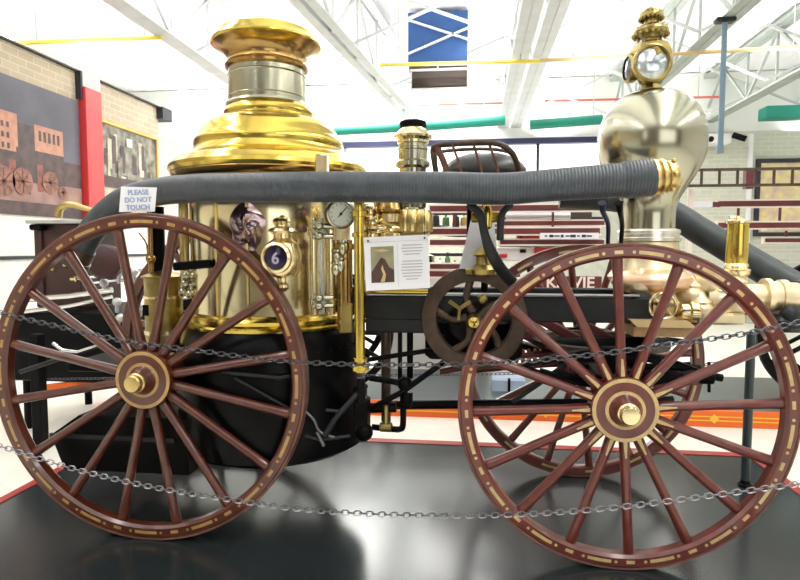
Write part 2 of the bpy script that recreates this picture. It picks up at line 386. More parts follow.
# platforms
b = MB(); b.bx(-2.25, 1.61, -0.36, 1.38, FZ, 0.0); struct(b.build('platform', 'platform_black'))
b = MB()
for (x0, x1, y0, y1) in ((-2.30, 1.66, 1.38, 1.45), (-2.285, 1.645, -0.395, -0.36), (-2.30, -2.25, -0.36, 1.38), (1.61, 1.66, -0.36, 1.38)): b.bx(x0, x1, y0, y1, FZ, 0.004)
struct(b.build('trim_9', 'red_edge'))
b = MB(); b.bx(-1.6, 7.0, 2.44, 3.7, FZ, 0.0); struct(b.build('platform_back', 'platform_grey'))
b = MB(); b.bx(-1.62, 7.02, 2.40, 2.44, FZ, 0.002, m=0)
b.bx(-1.6, 7.0, 2.395, 2.402, -0.045, -0.037, m=1); b.bx(-1.6, 7.0, 2.395, 2.402, -0.075, -0.067, m=1)
for k in range(14):
    c = (-1.3 + k * 0.62, 2.396, -0.056); b.box(c, (0.05, 0.006, 0.05), Matrix.Rotation(PI / 4, 3, 'Y'), m=1)
struct(b.build('trim_10', ['orange_edge', 'yellow_line']))

# =================================================================== STEAM FIRE ENGINE
ENG = thing('steam_fire_engine', (-0.45, 0.5, 0.0), 'polished brass and nickel horse-drawn steam fire engine with maroon spoked wheels on black platform', 'fire engine')
WY = 0.5
def wheel(x, R, hubr, spoke_off, m_paint, m_gold, stripes, label):
    """outer face at y = 0 looking towards -y; hub centre x, z = R"""
    c = Vector((x, 0, R)); w = part('wheel', ENG, (x, 0, 0), label)
    rw = 0.060 if R > 0.65 else 0.057; ri, ro = R - rw, R - 0.010
    b = MB(); n = 128
    b.lathe([(ri, 0.012), (ri + 0.010, 0.0), (ro - 0.004, 0.0), (ro, 0.004), (ro, 0.062), (ri + 0.008, 0.062), (ri, 0.05), (ri, 0.012)], c, 'y', n, cap=False)
    def arc(a0, a1, r0, r1, m=1, y=-0.0012):
        k = max(2, int(abs(a1 - a0) / 0.02)); A = [a0 + (a1 - a0) * i / k for i in range(k + 1)]
        for i in range(k):
            p = [(r0, A[i]), (r1, A[i]), (r1, A[i + 1]), (r0, A[i + 1])]
            f = b.face([b.bm.verts.new(c + Vector((r * math.cos(t), y, r * math.sin(t)))) for r, t in p], m)
    rm = (ri + ro) / 2; st = 2 * PI / 16
    for k in range(16):
        a = spoke_off + k * st
        arc(a - 0.026, a + 0.026, rm - 0.0065, rm + 0.0065)
        arc(a + st / 2 - 0.075, a + st / 2 + 0.075, rm - 0.0065, rm + 0.0065)
        arc(a + st / 2 - 0.075, a + st / 2 + 0.075, rm - 0.0065, rm + 0.0065, y=0.0632)
        for q in (-1, 1):
            da = a + q * st * 0.235; dc = c + Vector((rm * math.cos(da), -0.002, rm * math.sin(da)))
            b.face([b.bm.verts.new(dc + Vector((0.0062 * math.cos(t * PI / 5), 0, 0.0062 * math.sin(t * PI / 5)))) for t in range(10)], 1)
    b.build('rim', [m_paint, m_gold], w)
    b = MB(); b.lathe([(ro, 0.003), (R - 0.003, 0.001), (R, 0.004), (R, 0.060), (R - 0.003, 0.063), (ro, 0.061), (ro, 0.003)], c, 'y', n, cap=False); b.build('iron_tyre', 'rust_iron', w)
    # hub turned around y
    g = MB(); h = hubr
    g.lathe([(0.055, 0.20), (0.085, 0.195), (0.095, 0.10), (h * 0.93, 0.085), (h, 0.075), (h, -0.006), (h * 0.985, -0.010), (h * 0.87, -0.0105), (h * 0.60, -0.011), (h * 0.50, -0.0125), (h * 0.47, -0.016), (h * 0.42, -0.035), (h * 0.34, -0.052), (h * 0.28, -0.054)], c, 'y', 56,
            ms=[0, 0, 0, 0, 0, 0, 1, 0, 1, 0, 0, 0, 0, 0])
    g.build('hub', [m_paint, m_gold], w)
    b = MB(); b.lathe([(0.034, -0.05), (0.040, -0.054), (0.040, -0.062), (0.035, -0.066), (0.035, -0.085), (0.031, -0.091), (0.016, -0.093)], c, 'y', 24); b.build('axle_cap', 'brass_pale' if stripes else 'brass_old', w)
    # spokes: one mesh, sixteen copies
    b = MB(); rows = []; o0 = hubr - 0.012; L = ri + 0.006
    for t, rx, ry in ((0, 0.021, 0.026), (0.06, 0.0205, 0.025), (0.2, 0.0185, 0.022), (0.5, 0.0180, 0.020), (0.86, 0.019, 0.020), (0.97, 0.021, 0.021), (1, 0.019, 0.019)):
        z = o0 + (L - o0) * t; rows.append([(rx * math.cos(2 * PI * k / 14), 0.033 + ry * math.sin(2 * PI * k / 14), z) for k in range(14)])
    b.rings(rows, cap=True)
    if stripes:
        z0, z1 = o0 + 0.014, o0 + 0.080; y = 0.033 - 0.0262
        b.face([b.bm.verts.new(p) for p in ((-0.0080, y + .0012, z0), (0.0080, y + .0012, z0), (0.0030, y + 0.0026, z1), (-0.0030, y + 0.0026, z1))], 1)
    first = None
    for k in range(16):
        a = spoke_off + k * st
        if first is None:
            me = bpy.data.meshes.new('spoke'); bmesh.ops.recalc_face_normals(b.bm, faces=b.bm.faces); b.bm.to_mesh(me); b.bm.free()
            me.materials.append(M[m_paint]); me.materials.append(M[m_gold]); first = bpy.data.objects.new('spoke', me); o = first
        else: o = first.copy()
        COL.objects.link(o); o.parent = w; o.location = (0, 0, R); o.rotation_euler = (0, PI / 2 - a, 0)
    return w
def far_copy(w, y, turn, label):
    c = w.copy(); COL.objects.link(c); c.parent = ENG; c['label'] = label
    c.location = w.location + Vector((0, y, 0)); c.rotation_euler = (0, 0, PI)
    for ch in list(w.children):
        d = ch.copy(); COL.objects.link(d); d.parent = c
        if d.name.startswith('spoke'): d.rotation_euler.y += turn
    return c
RX, RR, FX, FR = -1.347, 0.684, 0.563, 0.622
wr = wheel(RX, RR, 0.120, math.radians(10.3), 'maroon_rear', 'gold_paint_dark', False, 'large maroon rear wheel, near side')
wf = wheel(FX, FR, 0.122, math.radians(3.5), 'maroon', 'gold_paint', True, 'maroon front wheel with pale gold striping, near side')
far_copy(wr, 1.0, 0, 'far side rear wheel'); far_copy(wf, 1.0, math.radians(9.5), 'far side front wheel')
for x, R in ((RX, RR), (FX, FR)):
    b = MB(); b.cyl((x, 0.12, R), (x, 0.88, R), 0.028); b.bar((x, 0.16, R + 0.03), (x, 0.84, R + 0.03), 0.05, 0.05); b.build('axle', 'black_iron', ENG)

# ---- boiler
BX, BY = -0.962, 0.5
BO = part('boiler', ENG, (BX, BY, 0.3), 'upright boiler: black firebox, brass jacket, flared brass dome and chimney')
BC = (BX, BY, 0)
b = MB(); b.lathe([(0.30, 0.33), (0.42, 0.30), (0.44, 0.315), (0.442, 0.36), (0.44, 0.68), (0.425, 0.78), (0.395, 0.86), (0.37, 0.88)], BC, n=72); b.build('firebox', 'black_gloss', BO)
b = MB(); b.lathe([(0.38, 0.862), (0.398, 0.866), (0.402, 0.878), (0.392, 0.89), (0.40, 0.897), (0.404, 0.912), (0.398, 0.924), (0.386, 0.93), (0.374, 0.935)], BC, n=72); b.build('brass_band', 'brass', BO)
b = MB(); b.lathe([(0.373, 0.92), (0.373, 1.10), (0.373, 1.30), (0.375, 1.54)], BC, n=72); b.build('jacket', 'nickel_warm', BO)
b = MB(); b.lathe([(0.36, 1.525), (0.425, 1.53), (0.447, 1.545), (0.455, 1.56), (0.447, 1.572), (0.44, 1.574)], BC, n=72); b.build('dome_underside', 'copper', BO)
b = MB(); b.lathe([(0.435, 1.562), (0.452, 1.566), (0.460, 1.580), (0.457, 1.596), (0.442, 1.608), (0.430, 1.620), (0.424, 1.627), (0.398, 1.637), (0.365, 1.652), (0.350, 1.668), (0.344, 1.685), (0.347, 1.698), (0.347, 1.711), (0.339, 1.726),
                     (0.331, 1.736), (0.325, 1.744), (0.320, 1.758), (0.301, 1.785), (0.270, 1.808), (0.240, 1.822), (0.218, 1.828), (0.208, 1.834), (0.207, 1.842), (0.211, 1.853), (0.206, 1.868), (0.193, 1.880), (0.184, 1.890)], (BX - .004, BY, 0), n=72)
b.build('dome', 'brass', BO)
KC = (BX - .014, BY, 0)
b = MB(); b.lathe([(0.186, 1.884), (0.193, 1.891), (0.187, 1.901), (0.179, 1.904), (0.179, 1.922), (0.182, 1.925), (0.179, 1.928), (0.178, 2.022), (0.181, 2.026), (0.178, 2.030), (0.178, 2.050), (0.183, 2.055)], KC, n=64); b.build('chimney_neck', 'nickel', BO)
b = MB(); b.lathe([(0.180, 2.050), (0.191, 2.057), (0.193, 2.068), (0.187, 2.076), (0.184, 2.084), (0.186, 2.104), (0.195, 2.126), (0.214, 2.146), (0.241, 2.158), (0.252, 2.164)], KC, n=64, cap=False); b.build('chimney_flare', 'copper', BO)
b = MB(); b.lathe([(0.248, 2.161), (0.254, 2.166), (0.254, 2.173), (0.248, 2.181), (0.238, 2.189), (0.232, 2.196), (0.227, 2.208), (0.222, 2.217), (0.210, 2.223), (0.18, 2.226), (0.165, 2.218), (0.160, 2.10)], KC, n=64, cap=False); b.build('chimney_crown', 'brass', BO)
for k in range(22):
    a = PI + PI * (k + .5) / 22; b = MB(); b.ball((BX + 0.427 * math.cos(a), BY + 0.427 * math.sin(a), 0.785), 0.008, 8); b.build('rivet', 'black_gloss', BO)

# hand hole / vertical seam strips on the jacket
b = MB()
for px_ in (212, 247):
    p = at(px_, 260, 0.12); a = math.atan2(p.y - BY, p.x - BX); q = Vector((BX + 0.377 * math.cos(a), BY + 0.377 * math.sin(a), 0))
    b.tube([q + Vector((0, 0, 0.935)), q + Vector((0, 0, 1.53))], 0.006, 8)
b.build('seam_strip', 'brass_old', BO)

# ---- side lantern with the figure 6
def jacket_pt(px_, py_, r=0.375):
    d = ray(px_, py_); o = CAM - Vector((BX, BY, 0)); a = d.x ** 2 + d.y ** 2; bb = 2 * (o.x * d.x + o.y * d.y); c = o.x ** 2 + o.y ** 2 - r * r
    disc = bb * bb - 4 * a * c; t = (-bb - math.sqrt(max(disc, 0))) / (2 * a); return CAM + d * t
LP = at(283, 257, 0.03); LA = part('lantern', ENG, tuple(LP), 'brass side lantern with dark glass numbered 6')
b = MB(); lat = [(0.02, -0.085), (0.035, -0.08), (0.055, -0.072), (0.070, -0.05), (0.075, -0.01), (0.074, 0.02), (0.062, 0.055), (0.040, 0.07), (0.036, 0.074)]
b.lathe(lat, LP, n=24); b.build('lamp_body', 'brass_pale', LA)
fd = Vector((-0.05, -1, -0.02)).normalized()
b = MB(); b.lathe([(0.036, 0.055), (0.058, 0.055), (0.062, 0.066), (0.060, 0.080), (0.050, 0.086), (0.046, 0.080), (0.046, 0.06)], LP, tuple(fd), 36, cap=False); b.build('bezel', 'brass_pale', LA)
b = MB(); b.lathe([(0.047, 0.05), (0.047, 0.074), (0.03, 0.078), (0.002, 0.079)], LP, tuple(fd), 36); b.build('glass', 'dark_glass', LA)
text('numeral', '6', 0.062, 'white_figure', LP + fd * 0.083 + Vector((0, 0, -0.004)), LA, bold=0.0015)
b = MB(); z0 = 0.072
b.lathe([(0.036, z0), (0.034, z0 + 0.022), (0.058, z0 + 0.030), (0.052, z0 + 0.040), (0.024, z0 + 0.050), (0.020, z0 + 0.062), (0.042, z0 + 0.068), (0.034, z0 + 0.080), (0.012, z0 + 0.088), (0.004, z0 + 0.096)], LP, n=24); b.build('vent_cap', 'brass_pale', LA)
b = MB(); b.lathe([(0.012, -0.085), (0.010, -0.10), (0.022, -0.11), (0.024, -0.122), (0.014, -0.135), (0.003, -0.14)], LP, n=18); b.build('bottom_knob', 'brass_pale', LA)
b = MB(); b.tube([LP + Vector((0, 0.05, -0.05)), LP + Vector((0, 0.13, -0.05))], 0.012); b.build('bracket', 'brass', LA)

# ---- raised mauve relief with uneven outline on the jacket beside the lantern
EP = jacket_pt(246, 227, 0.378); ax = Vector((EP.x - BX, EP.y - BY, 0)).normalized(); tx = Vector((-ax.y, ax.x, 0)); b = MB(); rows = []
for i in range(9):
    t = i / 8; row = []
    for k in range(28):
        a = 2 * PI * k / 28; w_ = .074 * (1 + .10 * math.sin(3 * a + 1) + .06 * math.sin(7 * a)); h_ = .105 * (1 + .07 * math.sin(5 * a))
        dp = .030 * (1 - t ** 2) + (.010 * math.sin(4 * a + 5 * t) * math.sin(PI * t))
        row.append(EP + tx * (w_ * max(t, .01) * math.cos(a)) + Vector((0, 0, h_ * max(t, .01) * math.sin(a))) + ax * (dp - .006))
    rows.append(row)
rows.reverse(); b.rings(rows, cap=True); em = b.build('mauve_relief', 'relief_mauve', BO); em['label'] = 'mauve raised relief'

# ---- try cocks
for y_ in (214, 230, 246, 261):
    p = jacket_pt(300, y_, 0.375); b = MB(); n_ = Vector((p.x - BX, p.y - BY, 0)).normalized()
    b.lathe([(0.012, 0), (0.012, 0.02), (0.008, 0.022), (0.008, 0.04), (0.013, 0.042), (0.013, 0.052), (0.004, 0.054)], p, tuple(n_), 12)
    b.bar(p + n_ * 0.046 - Vector((0, 0, 0.004)), p + n_ * 0.046 + Vector((0.002, 0, 0.026)), 0.008, 0.008); b.build('try_cock', 'rust_iron', ENG)
# ---- pressure gauge
GP = at(340, 214, 0.08); GA = part('pressure_gauge', ENG, tuple(GP)); gd = Vector((0.42, -0.9, -0.04)).normalized()
b = MB(); b.lathe([(0.03, -0.075), (0.052, -0.07), (0.056, -0.05), (0.056, 0.0), (0.060, 0.006), (0.060, 0.016), (0.052, 0.022), (0.047, 0.014)], GP, tuple(gd), 36); b.build('case', 'brown_iron', GA)
b = MB(); b.lathe([(0.0585, 0.012), (0.0585, 0.020), (0.052, 0.025), (0.047, 0.016)], GP, tuple(gd), 36, cap=False); b.build('bezel', 'nickel', GA)
b = MB(); b.lathe([(0.048, 0.012), (0.048, 0.0165), (0.002, 0.0168)], GP, tuple(gd), 36); b.build('dial', 'dial', GA)
gx = Vector((0, 0, 1)).cross(gd).normalized(); gz = gd.cross(gx)
b = MB(); q = GP + gd * 0.02; b.bar(q - gx * 0.012 - gz * 0.014, q + gx * 0.026 + gz * 0.030, 0.003, 0.002, up=tuple(gd)); b.lathe([(0.006, 0.017), (0.004, 0.024)], GP, tuple(gd), 12)
for k in range(11):
    t = math.radians(-45 + 27 * k); d = gx * math.cos(t) + gz * math.sin(t); b.bar(q + d * 0.036 - gd * .002, q + d * 0.043 - gd * .002, 0.002, 0.001, up=tuple(gd))
b.build('needle', 'black_iron', GA)
b = MB(); b.tube([GP - gd * 0.07, GP - gd * 0.12 - Vector((0, 0, 0.02)), Vector((GP.x - 0.06, BY - 0.3, GP.z - 0.05))], 0.012, smooth=4); b.build('stem', 'brass', GA)

# ---- water gauge columns
WG = part('water_gauge', ENG, tuple(at(325, 260, 0.10)))
for px_, Y, r, m in ((313, 0.11, 0.016, 'nickel_warm'), (321, 0.07, 0.012, 'clear_tube'), (330, 0.12, 0.020, 'nickel_warm')):
    b = MB(); p, q = at(px_, 218, Y), at(px_, 314, Y); q.x = p.x; b.cyl(q, p, r)
    for z in (p.z - 0.06, q.z + 0.05): b.lathe([(r, -0.012), (r + 0.007, -0.01), (r + 0.007, 0.01), (r, 0.012)], (p.x, Y, z), n=18)
    b.build('glass_tube' if m == 'clear_tube' else 'column', m, WG)
for y_ in (226, 236, 298, 306):
    b = MB(); p = at(320, y_, 0.06); b.cyl(p - Vector((0.03, 0, 0)), p + Vector((0.045, 0.03, 0)), 0.011, n=12); b.ball(p + Vector((0, -0.012, 0)), 0.017, 12); b.bar(p + Vector((-.004, -.02, 0)), p + Vector((-0.022, -.03, 0.022)), .007, .007); b.build('valve', 'nickel', WG)
for x_, y_ in ((337, 256), (343, 247), (336, 268), (341, 264)):
    b = MB(); p = at(x_, y_, 0.10); b.lathe([(0.010, -0.03), (0.016, -0.02), (0.018, 0), (0.012, 0.012), (0.020, 0.018), (0.020, 0.026), (0.004, 0.03)], p, n=16); b.cyl(p, p + Vector((0.03, 0.03, 0)), 0.009, n=10); b.build('drain_cock', 'nickel', WG)
# ---- brass pipes right of the boiler
def turned(px_, Y, ytop, ybot, r, name, m, rings=(), parent=ENG):
    p, q = at(px_, ytop, Y), at(px_, ybot, Y); b = MB(); prof = [(r, 0)]
    L = p.z - q.z
    for (t, dr, hw) in sorted(rings): prof += [(r, t * L - hw - 0.002), (r + dr, t * L - hw), (r + dr, t * L + hw), (r, t * L + hw + 0.002)]
    prof += [(r, L)]; b.lathe(prof, (q.x, Y, q.z), n=28); return b.build(name, m, parent)
turned(360, 0.06, 200, 372, 0.021, 'feed_pipe', 'brass', ((0.03, 0.016, 0.012), (0.075, 0.008, 0.006), (0.80, 0.008, 0.008), (0.92, 0.010, 0.01)))
turned(345, 0.13, 240, 332, 0.032, 'steam_pipe', 'copper', ((0.12, 0.006, 0.01), (0.93, 0.008, 0.012)))
b = MB(); p = at(347, 318, 0.09); b.box(p, (0.045, 0.015, 0.12), bev=0.004); b.build('bracket_plate', 'brass_olive', ENG)
b = MB(); p = at(361, 378, 0.06); b.cyl(p, p - Vector((0, 0, 0.10)), 0.016); b.build('drain_pipe', 'black_iron', ENG)
p = at(322, 166, 0.05); b = MB(); b.box(p, (0.05, 0.03, 0.09), bev=0.006); b.build('hose_bracket', 'brass_pale', ENG)

# ---- valves and dome left of the placard, steam chamber behind hose
b = MB()
for (x_, y_, Y, r, h) in ((370, 215, .20, .035, .09), (388, 212, .22, .055, .10), (372, 238, .2, .04, .08), (390, 232, .24, .05, .06), (372, 225, .14, .028, .05)):
    p = at(x_, y_, Y); b.lathe([(r * .7, -h / 2), (r, -h / 2 + .008), (r * 1.05, -h * .1), (r * .75, h * .05), (r * .75, h * .2), (r * 1.15, h * .25), (r * 1.1, h * .38), (r * .6, h * .5)], p, n=24)
b.tube([at(368, 225, .2), at(380, 228, .2), at(396, 222, .24)], 0.022, smooth=5)
b.build('throttle_valve', 'brass_pale', ENG)
b = MB(); p = at(389, 205, .2); b.lathe([(0.055, -0.03), (0.06, -0.02), (0.05, 0.02), (0.03, 0.035)], p, n=24); b.build('valve_cap', 'copper', ENG)
CX = -0.285
CH = part('steam_chamber', ENG, (CX, 0.5, 1.15), 'small nickel steam chamber with black cap')
b = MB(); b.lathe([(0.10, 1.16), (0.10, 1.19), (0.066, 1.20), (0.066, 1.36), (0.085, 1.375), (0.085, 1.40), (0.062, 1.41), (0.062, 1.59), (0.080, 1.60), (0.080, 1.618), (0.067, 1.63), (0.066, 1.672), (0.070, 1.675), (0.070, 1.683), (0.066, 1.686), (0.066, 1.70)], (CX, .5, 0), n=36); b.build('chamber_body', 'nickel', CH)
b = MB(); b.lathe([(0.066, 1.70), (0.072, 1.705), (0.072, 1.716), (0.088, 1.728), (0.090, 1.738), (0.075, 1.75), (0.062, 1.765), (0.058, 1.775)], (CX, .5, 0), n=36); b.build('chamber_ring', 'nickel_warm', CH)
b = MB(); b.lathe([(0.058, 1.772), (0.062, 1.776), (0.062, 1.80), (0.056, 1.805), (0.03, 1.806)], (CX, .5, 0), n=30); b.build('chamber_cap', 'black_iron', CH)
b = MB()
for x_ in (404, 411, 423): 
    p = at(x_, 222, .25); b.lathe([(0.03, -0.045), (0.042, -0.04), (0.042, 0.03), (0.03, 0.05), (0.012, 0.055)], p, n=20)
b.box(at(412, 226, .34), (0.15, 0.08, 0.10), bev=0.01); b.build('relief_valve', 'brass_old', ENG)

# ---- frame and engine bed
p, q = at(366, 296, .30), at(645, 296, .30); z1 = (p.z + q.z) / 2; 
b = MB(); b.bx(p.x, q.x + 0.02, 0.28, 0.32, z1 - 0.108, z1, 0.006); b.bx(p.x, p.x + .30, 0.285, 0.315, z1 - 0.165, z1 - .10, 0.006); b.build('frame_beam', 'dark_steel', ENG)
b = MB(); b.bx(p.x - 0.15, q.x + 0.5, 0.70, 0.74, z1 - 0.13, z1 + 0.01, 0.006); b.build('frame_beam', 'dark_steel', ENG)
b = MB(); p = at(366, 292, .27); q = at(640, 293, .27); b.bar((p.x, .285, p.z - .005), (q.x, .285, p.z - .005), 0.03, 0.006); b.build('frame_strip', 'steel_light', ENG)
b = MB(); p = at(366, 291, .2); q = at(428, 291, .2); b.cyl((p.x, .2, p.z), (q.x, .2, p.z), 0.011); b.build('oil_pipe', 'brass', ENG)
for x_ in (-1.5, -0.42, 0.2, 0.9): 
    b = MB(); b.bx(x_ - .03, x_ + .03, .32, .70, z1 - .11, z1 - .06); b.build('cross_member', 'black_iron', ENG)
b = MB(); b.bx(-1.85, -1.36, 0.22, 0.78, 0.66, 0.70, 0.005); b.build('rear_deck', 'black_iron', ENG)
b = MB(); pp = at(378, 405, .5); qq = at(604, 403, .5); b.tube([pp, qq, qq + Vector((.3, 0, 0.02))], 0.022); b.build('reach_pole', 'black_gloss', ENG)

# rear ash box
p = at(72, 425, .25); q = at(182, 467, .25)
b = MB(); b.prism([(p.x - .04, p.z - 0.02), (p.x + .1, p.z + .075), (q.x + .08, p.z + .075), (q.x + .08, q.z), (p.x + .02, q.z)], .16, .84); b.build('ash_box', 'black_iron', ENG)
b = MB(); b.bar((p.x - .04, .155, p.z - .02), (q.x + .02, .155, p.z - .02), .012, .02); b.build('ash_box_ledge', 'dark_steel', ENG)

# brass tank behind the rear wheel
p = at(163, 276, .40); q = at(163, 345, .40); TZ = q.z
TK = part('tank', ENG, (p.x, .40, q.z), 'olive brass cylindrical tank with raised bands')
b = MB(); H = p.z - q.z; r = 0.086
b.lathe([(0.06, -0.02), (r, 0), (r, H * .18), (r + .005, H * .19), (r + .005, H * .215), (r, H * .225), (r, H * .68), (r + .005, H * .69), (r + .005, H * .715), (r, H * .725), (r, H * .97), (r + .012, H * .98), (r + .012, H), (.05, H + .02), (.02, H + .025)], (p.x, .40, q.z), n=40); b.build('tank_body', 'brass_olive', TK)
b = MB(); b.lathe([(0.086, 0), (0.092, 0.002), (0.092, 0.02), (0.086, 0.022)], (p.x, .40, q.z + H * .2 - .01), n=40, cap=False); b.build('tank_band', 'brass_pale', TK)
b = MB(); b.lathe([(0.086, 0), (0.092, 0.002), (0.092, 0.014), (0.086, 0.016)], (p.x, .40, q.z + H * .7 - .007), n=40, cap=False); b.build('tank_band', 'brass_pale', TK)
b = MB(); b.cyl((p.x, .40, .69), (p.x, .40, q.z), .05); b.build('tank_foot', 'brass_olive', TK)
b = MB(); a_, c_ = at(157, 228, .42), at(157, 272, .42); b.cyl((a_.x, .42, c_.z - .02), (a_.x, .42, a_.z + .1), .034, n=18); b.build('post', 'black_iron', ENG)
b = MB(); a_, c_ = at(150, 228, .36), at(150, 272, .36); b.cyl((a_.x, .36, c_.z), (a_.x, .36, a_.z + .1), .012); b.ball((a_.x, .36, c_.z + .06), .024, 14); b.tube([at(139, 233, .36), at(146, 243, .36), at(148, 256, .36)], .004, smooth=4); b.build('rod', 'copper', ENG)
b = MB(); p = at(193, 265, .3); b.bar(at(174, 266.5, .10), at(212, 263.5, .14), .05, .036, bev=.006); b.build('boiler_lug', 'black_iron', ENG)
b = MB()
for x_ in (184, 195, 205):
    p = at(x_, 232, .35); b.cyl((p.x, .35, 1.02), (p.x, .35, 1.52), .022, n=16); b.lathe([(.022, -.01), (.03, -.008), (.03, .01), (.022, .012)], (p.x, .35, 1.3), n=16)
b.build('stay_pipe', 'brass_old', ENG)
b = MB()
for x_, y_ in ((185, 284), (183, 292), (190, 294), (186, 276)):
    b.ball(at(x_, y_, .28), .022, 12); b.cyl(at(x_, y_, .28), at(x_ + 10, y_, .3), .012, n=10)
b.build('injector_valve', 'nickel', ENG)
b = MB(); p = at(191, 332, .33); b.lathe([(.05, -.09), (.055, -.08), (.045, .0), (.05, .06), (.03, .08)], p, n=20); b.build('injector', 'brass_olive', ENG)

# ---- undercarriage between boiler and front wheel
def rod(name, pts, r, m='black_iron', sm=0, n=12):
    b = MB(); b.tube([at(*q) for q in pts], r, n=n, smooth=sm); return b.build(name, m, ENG)
rod('loop_pipe', [(370, 378, .3), (395, 382, .3), (402, 386, .3), (403, 395, .3), (403, 424, .3), (400, 429, .3), (392, 429, .3), (372, 427, .3)], .014, sm=4)
b = MB(); p = at(386, 427, .3); b.lathe([(.012, -.03), (.022, -.025), (.022, .025), (.012, .03)], p, 'x', 14); b.cyl(p, p + Vector((0, 0, .10)), .014, n=12); b.build('pipe_union', 'brass_olive', ENG)
rod('pump_rod', [(400, 290, .36), (400, 382, .36)], .010); rod('pump_rod', [(410, 320, .36), (410, 378, .36)], .014); rod('pump_rod', [(386, 330, .4), (386, 428, .4)], .022, 'brown_iron')
rod('brace_rod', [(372, 408, .28), (402, 392, .28), (444, 362, .28)], .013); rod('brace_rod', [(366, 360, .3), (432, 350, .32), (445, 336, .32)], .011)
rod('brace_rod', [(370, 408, .32), (396, 407, .32)], .024)
b = MB(); b.ball(at(405, 384, .3), .034, 16); b.lathe([(.02, -.07), (.026, -.05), (.026, .0)], at(407, 392, .3), n=12); b.build('elbow', 'black_iron', ENG)
b = MB(); b.cyl(at(407, 396, .3), at(407, 403, .3), .02, n=14); b.build('pipe_collar', 'copper', ENG)
rod('link_rod', [(325, 436, .05), (336, 418, .05), (352, 400, .05), (366, 385, .1)], .012, 'dark_steel', 4); rod('link_rod', [(306, 412, .05), (314, 420, .05), (320, 432, .05), (335, 438, .05)], .006, 'steel_dim', 4)
rod('link_rod', [(305, 436, .05), (322, 440, .05), (350, 436, .05)], .007, 'dark_steel'); rod('link_rod', [(326, 410, .05), (345, 412, .05)], .007, 'dark_steel'); rod('link_rod', [(317, 432, .04), (324, 446, .04)], .008, 'steel_dim')
b = MB(); b.box(at(362, 415, .25), (.06, .10, .16), bev=.01); b.ball(at(364, 432, .22), .04, 14); b.box(at(360, 392, .2), (.05, .08, .06), bev=.01); b.build('feed_pump', 'black_iron', ENG)
rod('brake_rod', [(222, 372, .05), (280, 378, .05), (290, 376, .05)], .009, 'dark_steel'); rod('brake_rod', [(235, 378, .05), (300, 415, .05)], .006, 'dark_steel')
rod('brake_rod', [(20, 372, .2), (80, 352, .2), (100, 345, .2)], .010, 'dark_steel'); rod('brake_rod', [(53, 343, .15), (62, 350, .15), (78, 352, .15), (100, 345, .15)], .007, 'chrome')

# springs, fifth wheel, front gear
def leaf_spring(cx, cy, cz, L, name='leaf_spring', m='black_iron'):
    b = MB()
    for s_ in (1, -1):
        for k in range(4):
            l = L * (1 - .2 * k); pts = [Vector((cx + l * t, cy, cz + s_ * (0.075 * (1 - (t * l / L) ** 2) - k * 0.013))) for t in (-1, -.66, -.33, 0, .33, .66, 1)]
            for a_, c_ in zip(pts, pts[1:]): b.bar(a_, c_, .05, .010)
    b.box((cx, cy, cz), (.06, .07, .17)); return b.build(name, m, ENG)
leaf_spring(FX - 0.02, .17, .745, .34); leaf_spring(FX - 0.02, .83, .745, .34); leaf_spring(RX - .1, .86, .80, .33)
b = MB(); b.lathe([(.30, .79), (.30, .815), (.26, .815), (.26, .79), (.30, .79)], (FX, .5, 0), n=40, cap=False); b.build('turntable_ring', 'brown_iron', ENG)
rod('steering_rod', [(512, 402, .35), (540, 383, .35), (566, 364, .35)], .011, 'dark_steel'); rod('steering_rod', [(440, 372, .45), (520, 356, .45), (640, 345, .45)], .014, 'maroon_dull')
rod('draw_bar', [(640, 372, .3), (700, 374, .3), (722, 378, .3)], .016); rod('draw_bar', [(560, 352, .3), (640, 366, .3), (700, 368, .3)], .013)
rod('draw_bar', [(520, 345, .62), (600, 372, .62), (690, 365, .62)], .016); rod('step_iron', [(606, 352, .25), (640, 352, .25), (660, 340, .25), (690, 342, .3)], .010, 'dark_steel', 4)
b = MB(); b.lathe([(.02, -.03), (.03, -.025), (.03, .025), (.02, .03)], at(706, 377, .3), 'x', 14); b.bar(at(709, 362, .3), at(709, 392, .3), .01, .01); b.build('draw_pin', 'black_iron', ENG)
b = MB()
for k in range(5): b.lathe([(.030, 0), (.036, .005), (.036, .012), (.030, .017)], at(515 + 6 * k, 356, .6), 'x', 14, cap=True)
b.build('coil_spring', 'spring_orange', ENG)
for x_, y_, w_ in ((560, 330, .3), (600, 334, .22), (536, 340, .2)):
    b = MB(); p = at(x_, y_, .55); b.box(p, (w_, .06, .045), Matrix.Rotation(.5, 3, 'Y'), bev=.006); b.build('crosshead', 'maroon_dull', ENG)
b = MB(); p = at(592, 346, .45); b.cyl(p - Vector((.22, 0, 0)), p + Vector((.26, 0, .01)), .035, n=18); b.build('pump_barrel', 'black_iron', ENG)
b = MB(); p = at(650, 372, .5); b.cyl(p - Vector((.12, 0, .02)), p + Vector((.16, 0, .01)), .028, n=16); b.build('pump_barrel', 'dark_steel', ENG)

